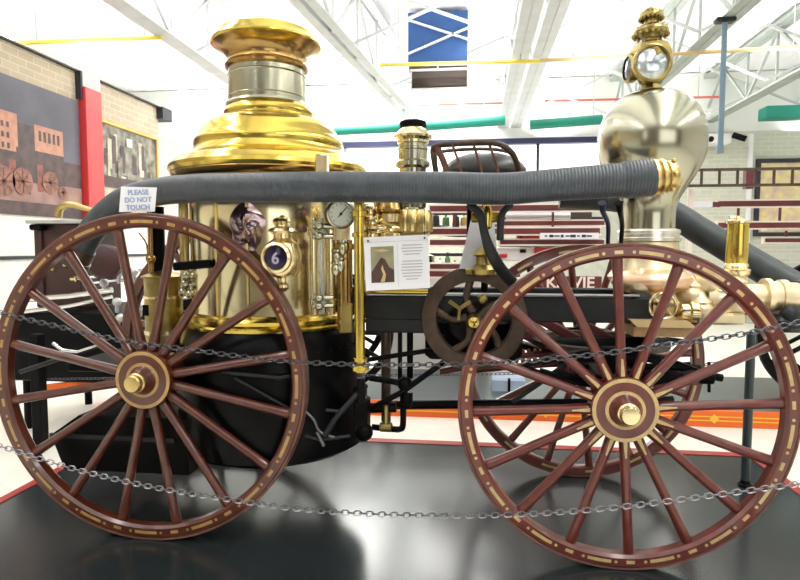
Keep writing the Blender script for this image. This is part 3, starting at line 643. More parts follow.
# ---- flywheel
FWX = at(474, 319, .24); FW = part('flywheel', ENG, tuple(FWX), 'brown cast iron flywheel with brass crank boss')
b = MB(); b.lathe([(.158, .005), (.161, 0), (.212, 0), (.222, .006), (.222, .055), (.212, .06), (.161, .06), (.158, .055), (.158, .005)], FWX, 'y', 72, cap=False); b.build('rim', 'brown_iron', FW)
b = MB(); b.lathe([(.005, .018), (.045, .012), (.080, .016), (.088, .022), (.088, .045), (.075, .05), (.01, .05)], FWX + Vector((-.02, 0, -.02)), 'y', 48); b.build('crank_disc', 'black_iron', FW)
for k in range(5):
    a = 2 * PI * k / 5 + .4; d = Vector((math.cos(a), 0, math.sin(a))); e = Vector((-d.z, 0, d.x))
    b = MB(); b.tube([FWX + d * .03 + Vector((0, .005, 0)), FWX + d * .09 + e * .025 + Vector((0, .008, 0)), FWX + d * .170 + Vector((0, .025, 0))], [.019, .014, .018], smooth=5); b.build('spoke', 'brown_iron', FW)
b = MB(); b.lathe([(.036, .03), (.036, -.01), (.032, -.02), (.026, -.03), (.022, -.045), (.010, -.05)], FWX + Vector((.0, 0, -.01)), 'y', 28); b.build('hub', 'brass_old', FW)
b = MB(); b.lathe([(.024, -.015), (.024, -.03), (.016, -.036), (.015, -.048), (.006, -.052)], FWX + Vector((.0, -.01, -.01)), 'y', 6 + 18); b.build('boss', 'brass', FW)
b = MB(); q = FWX + Vector((-.06, -.005, .045)); b.bar(q, q + Vector((-.045, 0, .03)), .012, .016); b.bar(q, q + Vector((.045, 0, .03)), .012, .016); b.bar(q, q + Vector((-.005, 0, -.05)), .012, .016); b.ball(q + Vector((.095, -.01, .04)), .022, 14); b.build('crank_arm', 'brass_olive', FW)
b = MB(); b.cyl(FWX + Vector((0, .05, 0)), FWX + Vector((0, .42, 0)), .03); b.build('shaft', 'black_iron', FW)

b = MB(); p, q = at(425, 292, .40), at(522, 362, .40); b.bx(p.x, q.x, .40, .60, q.z, p.z - .12, .02); b.build('crank_case', 'black_iron', ENG)
# ---- hose cradle and column above the flywheel
b = MB(); a_ = at(489, 206, .05); 
b.tube([at(468, 204, .03), at(480, 214, .03), at(485, 235, .05), at(490, 250, .08), at(500, 268, .12), at(512, 282, .18)], [.016, .016, .017, .022, .024, .024], smooth=5, flat=.6)
b.tube([at(512, 204, .03), at(502, 214, .03), at(500, 240, .05)], .014, smooth=5); b.build('hose_cradle', 'dark_steel', ENG)
b = MB(); b.box(at(485, 217, .14), (.11, .03, .045), bev=.006); b.lathe([(.012, -.06), (.020, -.05), (.022, 0), (.016, .03), (.022, .045), (.012, .06)], at(487, 214, .10), n=18); b.build('cradle_clamp', 'brass', ENG)
b = MB(); p = at(480, 240, .25); b.prism([(p.x - .035, p.z + .10), (p.x + .055, p.z + .10), (p.x + .075, p.z - .12), (p.x - .085, p.z - .12)], .22, .30); b.build('column', 'lavender', ENG)
b = MB(); p = at(483, 262, .16); b.lathe([(.05, -.05), (.055, -.03), (.03, -.01), (.028, .02), (.045, .03), (.03, .045), (.012, .06)], p, n=22); b.box(p - Vector((0, 0, .04)), (.14, .05, .03), bev=.006); b.build('oil_cup', 'brass_olive', ENG)
for x_ in (604, 621):
    b = MB(); b.tube([at(x_ - 2, 203, .05), at(x_ - 1, 212, .08), at(x_ + (1 if x_ > 610 else 4), 224, .18), at(x_ + (0 if x_ > 610 else 4), 244, .3)], [.016, .010, .009, .009], smooth=5); b.build('hose_hanger', 'navy' if x_ < 610 else 'black_iron', ENG)

# ---- driver's seat
SY = .5; SE = part('driver_seat', ENG, tuple(at(478, 172, SY)), 'black leather driver seat in an iron rail')
b = MB(); c_ = at(484, 170, SY); b.ball(c_ + Vector((0, .02, -.02)), .24, 28, (.82, .75, .42)); b.build('cushion', 'leather', SE)
b = MB(); rl = [(437, 178, .34), (434, 160, .30), (433, 150, .30), (437, 145.5, .28), (452, 144, .26), (478, 142.5, .24), (497, 143.5, .24), (508, 149, .26), (515, 158, .30), (519, 172, .36), (520, 182, .4)]
b.tube([at(*q) for q in rl], .0125, smooth=4); b.tube([at(436, 176, .40), at(436, 160, .70), at(440, 152, .78), at(480, 149, .80), at(508, 152, .78), at(517, 164, .6), at(519, 178, .4)], .009, smooth=4); b.build('rail', 'brown_iron', SE)
b = MB(); b.tube([at(437, 147, .28), at(443, 160, .29), at(449, 178, .33)], .014); b.build('arm_strap', 'rust_iron', SE)
for xa, ya, xb in ((452, 144, 464), (473, 143, 484), (489, 143.5, 501)):
    b = MB(); b.tube([at(xa, ya, .25), at((xa + xb) / 2, 160, .27), at(xb, 182, .30)], .0055, n=8); b.build('spindle', 'rust_iron', SE)
b = MB(); p = at(478, 180, SY); b.bx(p.x - .2, p.x + .2, .32, .70, p.z - .07, p.z - .03, .01); b.build('seat_board', 'black_iron', SE)
b = MB()
for dx in (-.035, .035): b.cyl((p.x + dx, .55, z1), (p.x + dx, .55, p.z - .06), .016)
b.build('seat_post', 'black_iron', SE)

# ---- nickel air chamber globe
GX = .767; GC = (GX, .5, 0); AC = part('air_chamber', ENG, (GX, .5, 1.2), 'mirror-bright nickel air chamber globe')
b = MB(); b.lathe([(.058, 1.908), (.070, 1.906), (.100, 1.898), (.135, 1.882), (.165, 1.857), (.192, 1.822), (.212, 1.780), (.224, 1.735), (.227, 1.695), (.224, 1.650), (.214, 1.605), (.196, 1.562), (.172, 1.520), (.146, 1.480), (.124, 1.442), (.112, 1.405), (.109, 1.37), (.109, 1.30)], GC, n=72); b.build('globe', 'nickel', AC)
b = MB(); b.lathe([(.108, 1.31), (.128, 1.305), (.131, 1.298), (.131, 1.290), (.124, 1.285), (.124, 1.272), (.133, 1.268), (.133, 1.255), (.12, 1.25)], GC, n=56); b.build('collar', 'silver_ring', AC)
# ---- signal lamp on top
LX = .757; LZ = at(653, 62, .5).z; SL = part('signal_lamp', ENG, (LX, .5, 1.9), 'ornate brass signal lamp with round glass lens')
b = MB(); b.lathe([(.060, 1.905), (.060, 1.912), (.040, 1.916), (.036, 1.935), (.050, 1.945), (.050, 1.952), (.060, 1.962), (.078, 1.985), (.090, 2.015), (.094, 2.045), (.090, 2.075), (.074, 2.103), (.050, 2.115), (.036, 2.118)], (LX, .5, 0), n=8, cap=True); b.build('lamp_body', 'brass_olive', SL, ang=20)
ld = Vector((.03, -1, 0)).normalized(); lc = at(653, 61.5, .40) + Vector((0, .1, 0))
b = MB(); b.lathe([(.065, .05), (.080, .06), (.082, .080), (.080, .090), (.072, .095), (.066, .088), (.066, .07)], lc, tuple(ld), 40, cap=False); b.build('bezel', 'brass_olive', SL)
b = MB(); b.lathe([(.068, .07), (.066, .080), (.05, .088), (.03, .093), (.002, .095)], lc, tuple(ld), 40); b.build('lens', 'lens_glass', SL)
ld2 = Vector((-1, -.12, 0)).normalized()
b = MB(); b.lathe([(.05, .04), (.060, .055), (.062, .082), (.05, .086)], lc, tuple(ld2), 32, cap=False); b.build('bezel', 'brass_olive', SL)
b = MB(); b.lathe([(.052, .05), (.050, .08), (.002, .086)], lc, tuple(ld2), 32); b.build('lens', 'dark_glass', SL)
def scallop(zc, r, h, name):
    b = MB(); b.lathe([(r * .45, zc - h * .55), (r * .50, zc - h * .1), (r * .98, zc - h * .2), (r, zc), (r * .92, zc + h * .22), (r * .6, zc + h * .48), (r * .42, zc + h * .6)], (LX - .004, .5, 0), n=32)
    for k in range(18):
        a = 2 * PI * k / 18; b.ball((LX - .004 + r * .96 * math.cos(a), .5 + r * .96 * math.sin(a), zc - h * .3), h * .16, 8)
        b.ball((LX - .004 + r * .86 * math.cos(a), .5 + r * .86 * math.sin(a), zc + h * .22), h * .12, 8)
    return b.build(name, 'brass_olive', SL)
scallop(at(650, 32, .5).z, .074, .052, 'vent_crown'); scallop(at(650, 16, .5).z, .050, .044, 'vent_crown')
b = MB(); b.cyl((LX - .004, .5, 2.10), (LX - .004, .5, at(650, 16, .5).z), .026); b.build('vent_stem', 'brass_olive', SL)
b = MB(); b.lathe([(.03, 0), (.034, .012), (.02, .024), (.003, .028)], (LX - .004, .5, at(650, 14, .5).z), n=18); b.build('finial', 'brass_olive', SL)

# ---- pump group at the front
PU = part('pump', ENG, (.75, .5, .9), 'brass and nickel pump with cream coloured castings')
b = MB(); p = at(652, 281, .42); b.ball(p, .15, 30, (1.15, .8, .42)); b.build('pump_dome', 'peach', PU)
b = MB(); p = at(640, 266, .5); b.lathe([(.16, -.05), (.17, -.03), (.15, 0), (.13, .06), (.125, .12)], (GX, .5, 1.13), n=40); b.build('chamber_foot', 'cream_cast', PU)
b = MB()
for x_, y_, Y, r in ((690, 295, .4, .06), (706, 282, .4, .055), (720, 300, .42, .06), (700, 310, .36, .05), (640, 286, .36, .05), (672, 296, .45, .06), (735, 290, .4, .05)): b.ball(at(x_, y_, Y), r, 20, (1, 1, .85)); b.lathe([(r * .8, -.01), (r * .9, 0), (r * .5, .02), (r * .3, .04)], at(x_, y_, Y) + Vector((0, 0, r * .7)), n=16)
b.cyl(at(640, 300, .45), at(740, 304, .45), .065, n=24); b.build('valve_chest', 'cream_cast', PU)
b = MB(); p = at(640, 308, .33); b.box(p, (.09, .08, .13), bev=.015); b.build('valve_block', 'dark_steel', PU)
p = at(663, 306, .24); HW = part('hand_wheel', ENG, tuple(p))
b = MB(); R_ = .052; b.tube([p + Vector((R_ * math.cos(t * PI / 16), 0, R_ * math.sin(t * PI / 16))) for t in range(32)], .006, closed=True, n=8); b.build('rim', 'brass_pale', HW)
b = MB()
for k in range(4):
    a = PI / 4 + k * PI / 2; b.tube([p, p + Vector((R_ * math.cos(a), 0, R_ * math.sin(a)))], .0045, n=8)
b.ball(p, .012, 12); b.cyl(p, p + Vector((0, .12, 0)), .008); b.build('wheel_arms', 'brass_pale', HW)
for x_, r in ((684, .036), (693, .044)):
    b = MB(); q = at(x_, 312, .28); b.lathe([(r * .8, -.02), (r, -.014), (r, .014), (r * .8, .02), (r * .5, .03)], q, 'x', 24); b.build('outlet_coupling', 'nickel_warm', PU)
b = MB(); a_, c_ = at(626, 318, .30), at(690, 331, .30)
b.prism([(a_.x, a_.z), (c_.x - .03, a_.z), (c_.x, c_.z + .025), (c_.x - .01, c_.z + .02), (a_.x + .03, c_.z + .02)], .24, .50); b.build('deck_plate', 'tan_plate', PU)
b = MB(); b.bx(a_.x + .02, c_.x + .02, .25, .50, c_.z - .02, c_.z + .019); b.build('deck_edge', 'wood_tan', PU)
# brass cylinder at the front
p = at(738, 224, .42); q = at(738, 266, .42)
CY = part('relief_cylinder', ENG, (p.x, .42, q.z), 'upright polished brass cylinder at the front')
b = MB(); H = p.z - q.z; b.lathe([(.038, 0), (.042, .01), (.043, H * .3), (.042, H * .9), (.042, H)], (p.x, .42, q.z), n=32); b.build('cylinder_body', 'brass', CY)
b = MB(); b.lathe([(.05, -.04), (.056, -.03), (.056, -.015), (.046, -.01), (.048, 0), (.043, .012)], (p.x, .42, q.z), n=32); b.build('cylinder_base', 'brass_pale', CY)
b = MB(); b.lathe([(.042, 0), (.049, .004), (.049, .012), (.035, .016), (.014, .024), (.012, .034)], (p.x, .42, p.z), n=32); b.bar((p.x - .035, .42, p.z + .03), (p.x + .005, .42, p.z + .03), .012, .008); b.build('cylinder_cap', 'brass_pale', CY)
b = MB(); b.cyl(at(735, 275, .42), at(735, 310, .42), .045, n=20); b.cyl(at(705, 296, .42), at(768, 296, .42), .05, n=20); b.box(at(722, 318, .42), (.16, .1, .05), bev=.01); b.build('inlet_pipe', 'cream_cast', PU)
b = MB(); q = at(770, 296, .42)
b.lathe([(.05, -.03), (.075, -.028), (.075, -.005), (.062, 0), (.062, .03), (.07, .032), (.07, .06), (.058, .064), (.058, .12), (.066, .122), (.066, .15)], q, 'x', 28); b.build('inlet_coupling', 'cream_cast', PU)
b = MB(); b.box(at(786, 322, .42), (.16, .2, .07), bev=.02); b.ball(at(790, 315, .35), .04, 14); b.build('front_bracket', 'dark_steel', PU)

# =================================================================== HOSES
H1 = thing('suction_hose', (-.35, 0, 1.4), 'thick dark grey rubber suction hose running along the near side over the engine', 'hose')
def hx(px_, py_, Y): return at(px_, py_, Y)
hp = [hx(79, 253, .34), hx(89, 235, .34), hx(106, 214, .33), hx(128, 199, .29), hx(160, 191.5, .20), hx(200, 188, .07), hx(250, 187.5, -.015), hx(300, 187, -.035), hx(380, 187, -.035), hx(440, 187.5, -.035), hx(500, 189, -.035), hx(540, 186, -.03), hx(580, 183, -.01), hx(626, 180, .0)]
b = MB(); b.tube(hp, [.060] * 6 + [.0585] * 6 + [.0605, .063], n=28, smooth=6); b.build('hose_body', 'rubber', H1)
b = MB(); b.tube([hx(622, 180.5, .0), hx(626, 180, .0), hx(651, 177.5, .01), hx(652, 177.5, .01)], [.064, .068, .069, .062], n=28); b.build('hose_sleeve', 'rubber', H1)
b = MB(); q = hx(651, 177.5, .01); e = (hx(690, 174, .02) - q).normalized()
b.lathe([(.058, 0), (.066, .002), (.066, .012), (.056, .015), (.054, .026), (.064, .028), (.064, .040), (.052, .043), (.050, .052), (.056, .055), (.056, .074), (.048, .078), (.046, .088), (.04, .090)], q, tuple(e), 36)
for k in range(6):
    a = 2 * PI * k / 6; b.ball(q + e * .071 + Vector((0, math.cos(a) * .058, math.sin(a) * .058)), .010, 10)
b.build('hose_coupling', 'brass_old', H1)
b = MB(); q = hp[0]; e = (hp[0] - hp[1]).normalized(); b.lathe([(.055, -.03), (.066, -.028), (.066, .03), (.072, .032), (.072, .06), (.05, .064)], q, tuple(e), 28); b.build('hose_coupling', 'brown_iron', H1)
H2 = thing('suction_hose', (1.1, .7, 1.1), 'dark rubber suction hose sloping down to the front inlet behind the upright brass cylinder', 'hose')
hp2 = [at(560, 196, 1.12), at(620, 200, 1.10), at(668, 212, 1.02), at(700, 231, .92), at(735, 252, .82), at(765, 270, .70), at(787, 283, .60), at(803, 292, .52), at(806, 296, .44), at(797, 297, .42)]
b = MB(); b.tube(hp2, .068, n=26, smooth=6); b.build('hose_body', 'rubber_dark', H2)

# =================================================================== SIGNS
def card(name, c4, Y, th, mats):
    b = MB(); ps = [at(x_, y_, Y) for x_, y_ in c4]; b.prism([(p.x, p.z) for p in ps], Y, Y + th); return b, ps
SG = thing('notice_sign', tuple(at(137, 213, .02)), 'small white PLEASE DO NOT TOUCH card standing on the left wheel rim', 'sign')
b, ps = card('c', ((121, 186.5), (156.5, 187.5), (154.5, 211.5), (119, 212)), .018, .004, 'paper'); b.build('card', 'paper', SG)
for s_, y_ in (('PLEASE', 192.5), ('DO NOT', 200), ('TOUCH', 207.5)):
    text('lettering', s_, .029, 'ink_blue', at(138, y_, .0165), SG, roty=-.02, bold=.0005)
PL = thing('placard', tuple(at(397, 290, .03)), 'white information card with small dark print hung below the hose', 'sign')
b, ps = card('c', ((363.5, 237.5), (428, 234.5), (430, 288), (366, 291)), .03, .006, 'paper'); b.build('card', 'paper', PL)
b = MB(); q = [at(x_, y_, .0285) for x_, y_ in ((370.5, 247), (393.5, 246), (394.5, 282), (371.5, 283))]
def lerp4(q, u, v): return q[0].lerp(q[1], u).lerp(q[3].lerp(q[2], u), v)
def patch(b, q, pts, off, m): b.face([b.bm.verts.new(lerp4(q, u, v) + Vector((0, -off, 0))) for u, v in pts], m)
patch(b, q, ((0, 0), (1, 0), (1, 1), (0, 1)), 0, 0); patch(b, q, ((0, .72), (.25, .48), (.45, .30), (.62, .36), (.80, .58), (1, .66), (1, 1), (0, 1)), .0003, 1); patch(b, q, ((.40, .98), (.52, .78), (.44, .62), (.50, .50), (.54, .62), (.64, .78), (.58, .98)), .0006, 2); patch(b, q, ((.12, .10), (.5, .07), (.88, .12), (.5, .15)), .0006, 2)
b.build('print', ['print_olive', 'print_dark', 'print_tan'], PL)
b = MB()
for y_, l in ((245, 20), (248, 22), (251, 20), (254, 16), (261, 20), (264, 22), (267, 21), (270, 22), (273, 20), (276, 18), (279, 12)):
    p, q2 = at(412 - l / 2, y_ + .3, .0285), at(412 + l / 2, y_ - .4, .0285); b.bar(p, q2, .0008, .0035)
for (xa, ya), (xb, yb) in (((365, 242.5), (428.5, 239.8)), ((397.5, 244), (398.5, 287))): b.bar(at(xa, ya, .0285), at(xb, yb, .0285), .0008, .0012)
b.build('text_lines', 'ink_grey', PL)
b = MB()
for x_, y_ in ((368, 241), (424.5, 238)): b.cyl(at(x_, y_, .03), at(x_, y_, .024), .004, n=10); b.tube([at(x_, y_, .034), at(x_, 205, .0)], .0012, n=6)
b.build('hanger', 'black_iron', PL)

# =================================================================== BARRIER CHAINS
def chain(name, pts, pitch, wire, wd, m, label, group):
    P = [Vector(p) for p in pts]; dense = []
    for i in range(len(P) - 1):
        p0 = P[i - 1] if i else P[0] * 2 - P[1]; p1, p2 = P[i], P[i + 1]; p3 = P[i + 2] if i + 2 < len(P) else p2 * 2 - p1
        for k in range(60):
            t = k / 60; dense.append(0.5 * ((2 * p1) + (-p0 + p2) * t + (2 * p0 - 5 * p1 + 4 * p2 - p3) * t * t + (-p0 + 3 * p1 - 3 * p2 + p3) * t ** 3))
    dense.append(P[-1]); b = MB(); acc = 0; pos = [dense[0]]; 
    for a_, c_ in zip(dense, dense[1:]):
        L = (c_ - a_).length
        while acc + L >= pitch:
            a_ = a_.lerp(c_, (pitch - acc) / L); L = (c_ - a_).length; acc = 0; pos.append(a_.copy())
        acc += L
    for k, (a_, c_) in enumerate(zip(pos, pos[1:])):
        d = (c_ - a_).normalized(); sd = Vector((0, 0, 1)); sd = (sd - d * sd.dot(d)).normalized(); o_ = d.cross(sd)
        tw = (PI / 4 + .25) if k % 2 else (-PI / 4 + .25); s2 = sd * math.cos(tw) + o_ * math.sin(tw); mid = (a_ + c_) / 2; hl = pitch / 2 + wire * 1.2 - wd; pts2 = []
        for t in range(10):
            a = 2 * PI * t / 10 + PI / 10; x_ = math.cos(a) * wd + (hl if math.cos(a) > 0 else -hl); pts2.append(mid + d * x_ + s2 * (math.sin(a) * wd))
        b.tube(pts2, wire, n=6, closed=True)
    return tag(b.build(name, m), label, 'chain', group)
def post(x, y, h, z, label):
    t = thing('stanchion', (x, y, z), label, 'stanchion', None)
    b = MB(); b.cyl((x, y, z), (x, y, z + h), .022); b.build('pole', 'dark_steel', t)
    b = MB(); b.lathe([(.16, 0), (.16, .012), (.05, .03), (.022, .05)], (x, y, z), n=32); b.build('base', 'black_iron', t)
    b = MB(); b.ball((x, y, z + h), .032, 16); b.build('finial', 'chrome', t); return t
CYY = -.30
pl_ = at(-45, 300, CYY); pr_ = at(850, 310, CYY)
post(pl_.x, CYY, pl_.z - FZ + .06, FZ, 'chain stanchion beyond the left wheel at the platform front'); post(pr_.x, CYY, pr_.z - FZ + .06, FZ, 'chain stanchion beyond the right wheel at the platform front')
up = [(-45, 300), (5, 314), (60, 327), (120, 340), (200, 351), (272, 360), (340, 364), (400, 365), (462, 364), (525, 361), (600, 354), (660, 345.5), (737, 335), (800, 322), (850, 310)]
chain('barrier_chain', [at(x_, y_, CYY) for x_, y_ in up], .0215, .0023, .0082, 'chain_dark', 'upper slack steel chain crossing in front of both big wheels', None)
lo = [(-45, 432), (0, 446), (67, 467), (137, 484), (200, 495), (300, 509), (400, 515), (500, 515), (600, 509), (700, 497), (775, 487), (800, 483.5), (850, 473)]
chain('barrier_chain', [at(x_, y_, CYY) for x_, y_ in lo], .0215, .0023, .0082, 'chain_steel', 'lower slack steel chain crossing in front of the dark platform', None)
t = thing('stanchion', (1.40, .93, 0), 'dark grey post at the platform corner seen through the right wheel', 'stanchion')
p = at(752, 322, 1.10)
b = MB(); b.cyl((1.40, .93, .01), (1.40, .93, .80), .022); b.build('pole', 'pole_teal', t)
b = MB(); b.lathe([(.035, 0), (.035, .008), (.026, .014), (.022, .03)], (1.40, .93, 0), n=28); b.build('base', 'black_iron', t)
ch = [(1.40, .955, .66), (1.0, 1.15, .55), (.2, 1.33, .47), (-.6, 1.42, .42), (-1.5, 1.42, .40), (-2.2, 1.38, .37), (-2.81, 1.31, .36)]
chain('barrier_chain', ch, .026, .0022, .008, 'chain_dark', 'thin chain sagging behind the engine from the corner post', None)
t = thing('stanchion', (-2.86, 1.31, FZ), 'dark post standing on the white floor behind the left wheel', 'stanchion')
b = MB(); b.bx(-2.895, -2.825, 1.275, 1.345, FZ, .66, .006); b.build('pole', 'black_iron', t)

# =================================================================== LEFT HAND ENGINE
HE = thing('hand_pumper', (-3.0, 2.1, FZ), 'black hand-drawn fire pumper with chrome rails and a maroon cabinet behind the left wheel', 'fire pumper')
Y0 = 1.65
a_, c_ = at(6, 312, Y0), at(128, 384, Y0)
b = MB(); b.bx(a_.x, c_.x, Y0, Y0 + .9, c_.z, a_.z, .01); b.build('body', 'black_iron', HE)
for (y1, y2, r) in ((313, 297, .016), (300, 290, .022)):
    b = MB(); b.tube([at(15, y1, Y0 - .02), at(70, (y1 + y2) / 2 + 1, Y0), at(112, y2, Y0 + .02)], r); b.build('rail', 'chrome', HE)
for y1, y2 in ((278, 268), (284, 277)):
    b = MB(); b.tube([at(88, y1, Y0 + .1), at(150, y2, Y0 + .2)], .013); b.build('handrail', 'chrome', HE)
for x_, y_ in ((104, 283), (119, 273), (120, 318), (117, 302), (140, 306), (134, 272)): b = MB(); b.ball(at(x_, y_, Y0), .032, 14); b.cyl(at(x_, y_, Y0), at(x_, y_ + 10, Y0 + .02), .014, n=10); b.build('fitting', 'steel_light', HE)
for x_, y_ in ((52, 269), (75, 279), (68, 265)): b = MB(); b.box(at(x_, y_, Y0), (.06, .05, .04), bev=.012); b.build('brass_block', 'brass_pale', HE)
a_, c_ = at(40, 222, Y0 + .1), at(82, 308, Y0 + .1)
b = MB(); b.bx(a_.x, c_.x, Y0 + .1, Y0 + .6, c_.z, a_.z - .01, .01); b.bx(a_.x - .04, a_.x + .02, Y0 + .08, Y0 + .6, c_.z, a_.z - .02, .008); b.build('cabinet', 'maroon_dark', HE)
a_, c_ = at(27, 222, Y0 + .02), at(100, 218, Y0 + .02)
b = MB(); b.bx(a_.x, c_.x, Y0 + .0, Y0 + .7, a_.z - .012, a_.z + .012, .004); b.build('cabinet_top', 'ledge_grey', HE)
b = MB(); b.bx(a_.x + .01, a_.x + .10, Y0 + .02, Y0 + .1, a_.z - .06, a_.z - .015, .01); b.build('corbel', 'black_iron', HE)
b = MB(); b.tube([at(58, 217, Y0), at(60, 209, Y0), at(66, 205, Y0), at(74, 205, Y0), at(84, 208, Y0), at(97, 211, Y0)], [.028, .026, .024, .022, .018, .014], smooth=5); b.build('handle', 'brass_old', HE)
b = MB(); p = at(106, 262, Y0 - .05); b.lathe([(.10, -.05), (.12, -.03), (.12, .05), (.10, .07), (.05, .08)], p, (.3, -1, .1), 28); b.build('drum', 'maroon_dark', HE)
b = MB(); b.bar(at(44, 388, Y0 - .02), at(104, 380, Y0 + .1), .06, .04); b.build('sill', 'orange_edge', HE)
for dx in (.15, .98):
    for dy in (.1, .8): b = MB(); b.cyl((-3.45 + dx, Y0 + dy, FZ), (-3.45 + dx, Y0 + dy, .25), .03, n=14); b.build('leg', 'black_iron', HE)

# =================================================================== LADDER WAGON
LW = thing('ladder_wagon', (1.2, 3.0, 0), 'maroon hook and ladder wagon with cream lined side boards behind the engine', 'fire wagon')
YL = 2.9
def zat(py_, px_=560): return at(px_, py_, YL).z
b = MB(); zz = zat(307)
for y in (2.95, 3.45): b.bx(-1.3, 3.4, y - .03, y + .03, zz - .05, zz + .02)
for x in (-.4, .6, 1.6, 2.6, 3.2): b.bx(x - .03, x + .03, 2.95, 3.45, zz - .04, zz + .01)
b.build('chassis', 'maroon_dull', LW)
for i, (ya, yb, x0, x1) in enumerate(((264, 269, 430, 470), (271, 277, 428, 520), (240, 245, 430, 470), (276, 290, 540, 601))):
    p, q = at(x0, ya, YL), at(x1, yb, YL)
    if i == 3:
        NB = b = MB(); b.bx(p.x, q.x, YL - .02, YL + .02, q.z, p.z); nb = b.build('name_board', 'maroon_dull', LW)
        b = MB(); b.bx(p.x - .02, q.x + .02, YL - .022, YL + .02, q.z - .02, q.z - .004); b.build('board_line', 'cream_line', LW)
        text('lettering', 'KA VIE', .135, 'cream_line', ((p.x + q.x) / 2 - .005, YL - .023, (p.z + q.z) / 2), LW, bold=.003)
    else:
        b = MB(); b.bx(p.x, q.x, YL - .015, YL + .015, q.z, p.z, m=0); b.bx(p.x - .01, q.x, YL - .018, YL + .012, p.z, p.z + .012, m=1); b.bx(p.x - .01, q.x, YL - .018, YL + .012, q.z - .012, q.z, m=1); b.build('side_board', ['maroon_dull', 'cream_line'], LW)
for x_ in (470, 690):
    p = at(x_, 190 if x_ > 600 else 205, YL); b = MB(); b.bx(p.x - .02, p.x + .02, YL - .03, YL + .01, .55, p.z); b.build('post', 'cream_line', LW)
p = at(757, 172, YL)
b = MB(); b.bx(p.x - .03, p.x + .03, YL + .12, YL + .18, p.z - .12, p.z + .03); b.build('post', 'maroon_dull', LW)
p, q = at(690, 201, 2.9), at(712, 207, 2.9); b = MB(); b.bx(p.x, q.x, 2.89, 2.91, q.z, p.z); b.build('number_plate', 'paper', LW)
p, q = at(712.5, 202, 2.9), at(720, 207, 2.9); b = MB(); b.bx(p.x, q.x, 2.89, 2.94, q.z, p.z); b.build('end_block', 'maroon_dull', LW)
b = MB(); b.bx(.2, 1.0, 3.12, 3.44, zat(262), zat(247), .01); b.build('locker', 'white_paint', LW)
b = MB(); b.box(at(523, 251, 3.11), (.05, .02, .03)); b.build('locker_latch', 'black_iron', LW)
for (x0, x1, y0, y1) in ((518, 541, 234, 239), (500, 508, 254, 258), (536, 560, 247, 262)):
    p, q = at(x0, y0, 2.96), at(x1, y1, 2.96); b = MB(); b.bx(p.x, q.x, 3.09, 3.18, q.z, p.z, .006); b.build('red_box', 'red_paint', LW)
b = MB(); b.bx(-.6, 3.3, 3.05, 3.35, zz + .02, zz + .06); b.build('deck', 'wood_tan', LW)
b = MB(); p = at(508, 386, 3.0); b.bx(p.x - .14, p.x + .14, 2.85, 3.1, p.z - .10, p.z + .10, .02); b.build('step_box', 'pale_blue', LW)
b = MB(); b.bx(p.x - .01, p.x + .01, 2.84, 2.87, p.z - .1, p.z + .1); b.build('step_strap', 'black_iron', LW)
def wagon_wheel(px_, R, Y):
    x = at(px_, 300, Y).x; w = part('wheel', LW, (x, Y, 0)); c = Vector((x, Y, R))
    b = MB(); b.lathe([(R - .06, 0), (R, 0), (R, .05), (R - .06, .05), (R - .06, 0)], c, 'y', 56, cap=False); b.build('rim', 'black_iron', w)
    b = MB(); b.lathe([(.05, -.06), (.09, -.04), (.09, .09), (.05, .1)], c, 'y', 20); b.build('hub', 'maroon_dull', w)
    b = MB()
    for k in range(12): a = 2 * PI * k / 12; b.tube([c + Vector((.08 * math.cos(a), .025, .08 * math.sin(a))), c + Vector(((R - .05) * math.cos(a), .025, (R - .05) * math.sin(a)))], .02, n=8)
    b.build('spokes', 'black_iron', w)
for Y in (2.72, 3.56): wagon_wheel(838, .58, Y)
for Y in (2.72, 3.56): wagon_wheel(335, .50, Y)
b = MB(); p, q = at(506, 216, 3.2), at(570, 215.5, 3.2); b.cyl(p, q, .032, n=16); b.build('grey_tube', 'steel_light', LW)
p, q = at(566, 209, 3.2), at(592, 220, 3.2); b = MB(); b.bx(p.x, q.x, 3.2, 3.4, q.z, p.z, .01); b.build('tool_box', 'grille_brown', LW)
p, q = at(540, 233, 2.96), at(598, 239, 2.96); b = MB(); b.bx(p.x, q.x, 2.93, 2.945, q.z, p.z); b.build('number_plate', 'paper', LW)
b = MB()
for k in range(9): x_ = 546 + 5.4 * k; b.box(at(x_, 236, 2.929), (.022 + .012 * (k % 3), .002, .012 + .01 * (k % 2)))
b.build('plate_marks', 'steel_dark', LW)
for y_, xa, xb in ((218.5, 470, 604), (247, 500, 560), (254, 430, 466), (213, 432, 468), (244, 432, 468)):
    p, q = at(xa, y_, 3.3), at(xb, y_, 3.3); b = MB(); b.bx(p.x, q.x, 3.28, 3.32, p.z - .02, p.z + .008); b.build('rack_bar', 'steel_dark', LW)
for x_, y0_, y1_, m in ((436, 212, 226, 'steel_dark'), (446, 214, 226, 'green_glass'), (456, 213, 227, 'grille_brown'), (464, 214, 226, 'brass_old')):
    p, q = at(x_, y0_, 3.45), at(x_, y1_, 3.45); b = MB(); b.lathe([(.03, 0), (.035, .01), (.03, (p.z - q.z) * .7), (.012, (p.z - q.z) * .8), (.012, p.z - q.z)], (p.x, 3.45, q.z), n=14); b.build('fitting', m, LW)
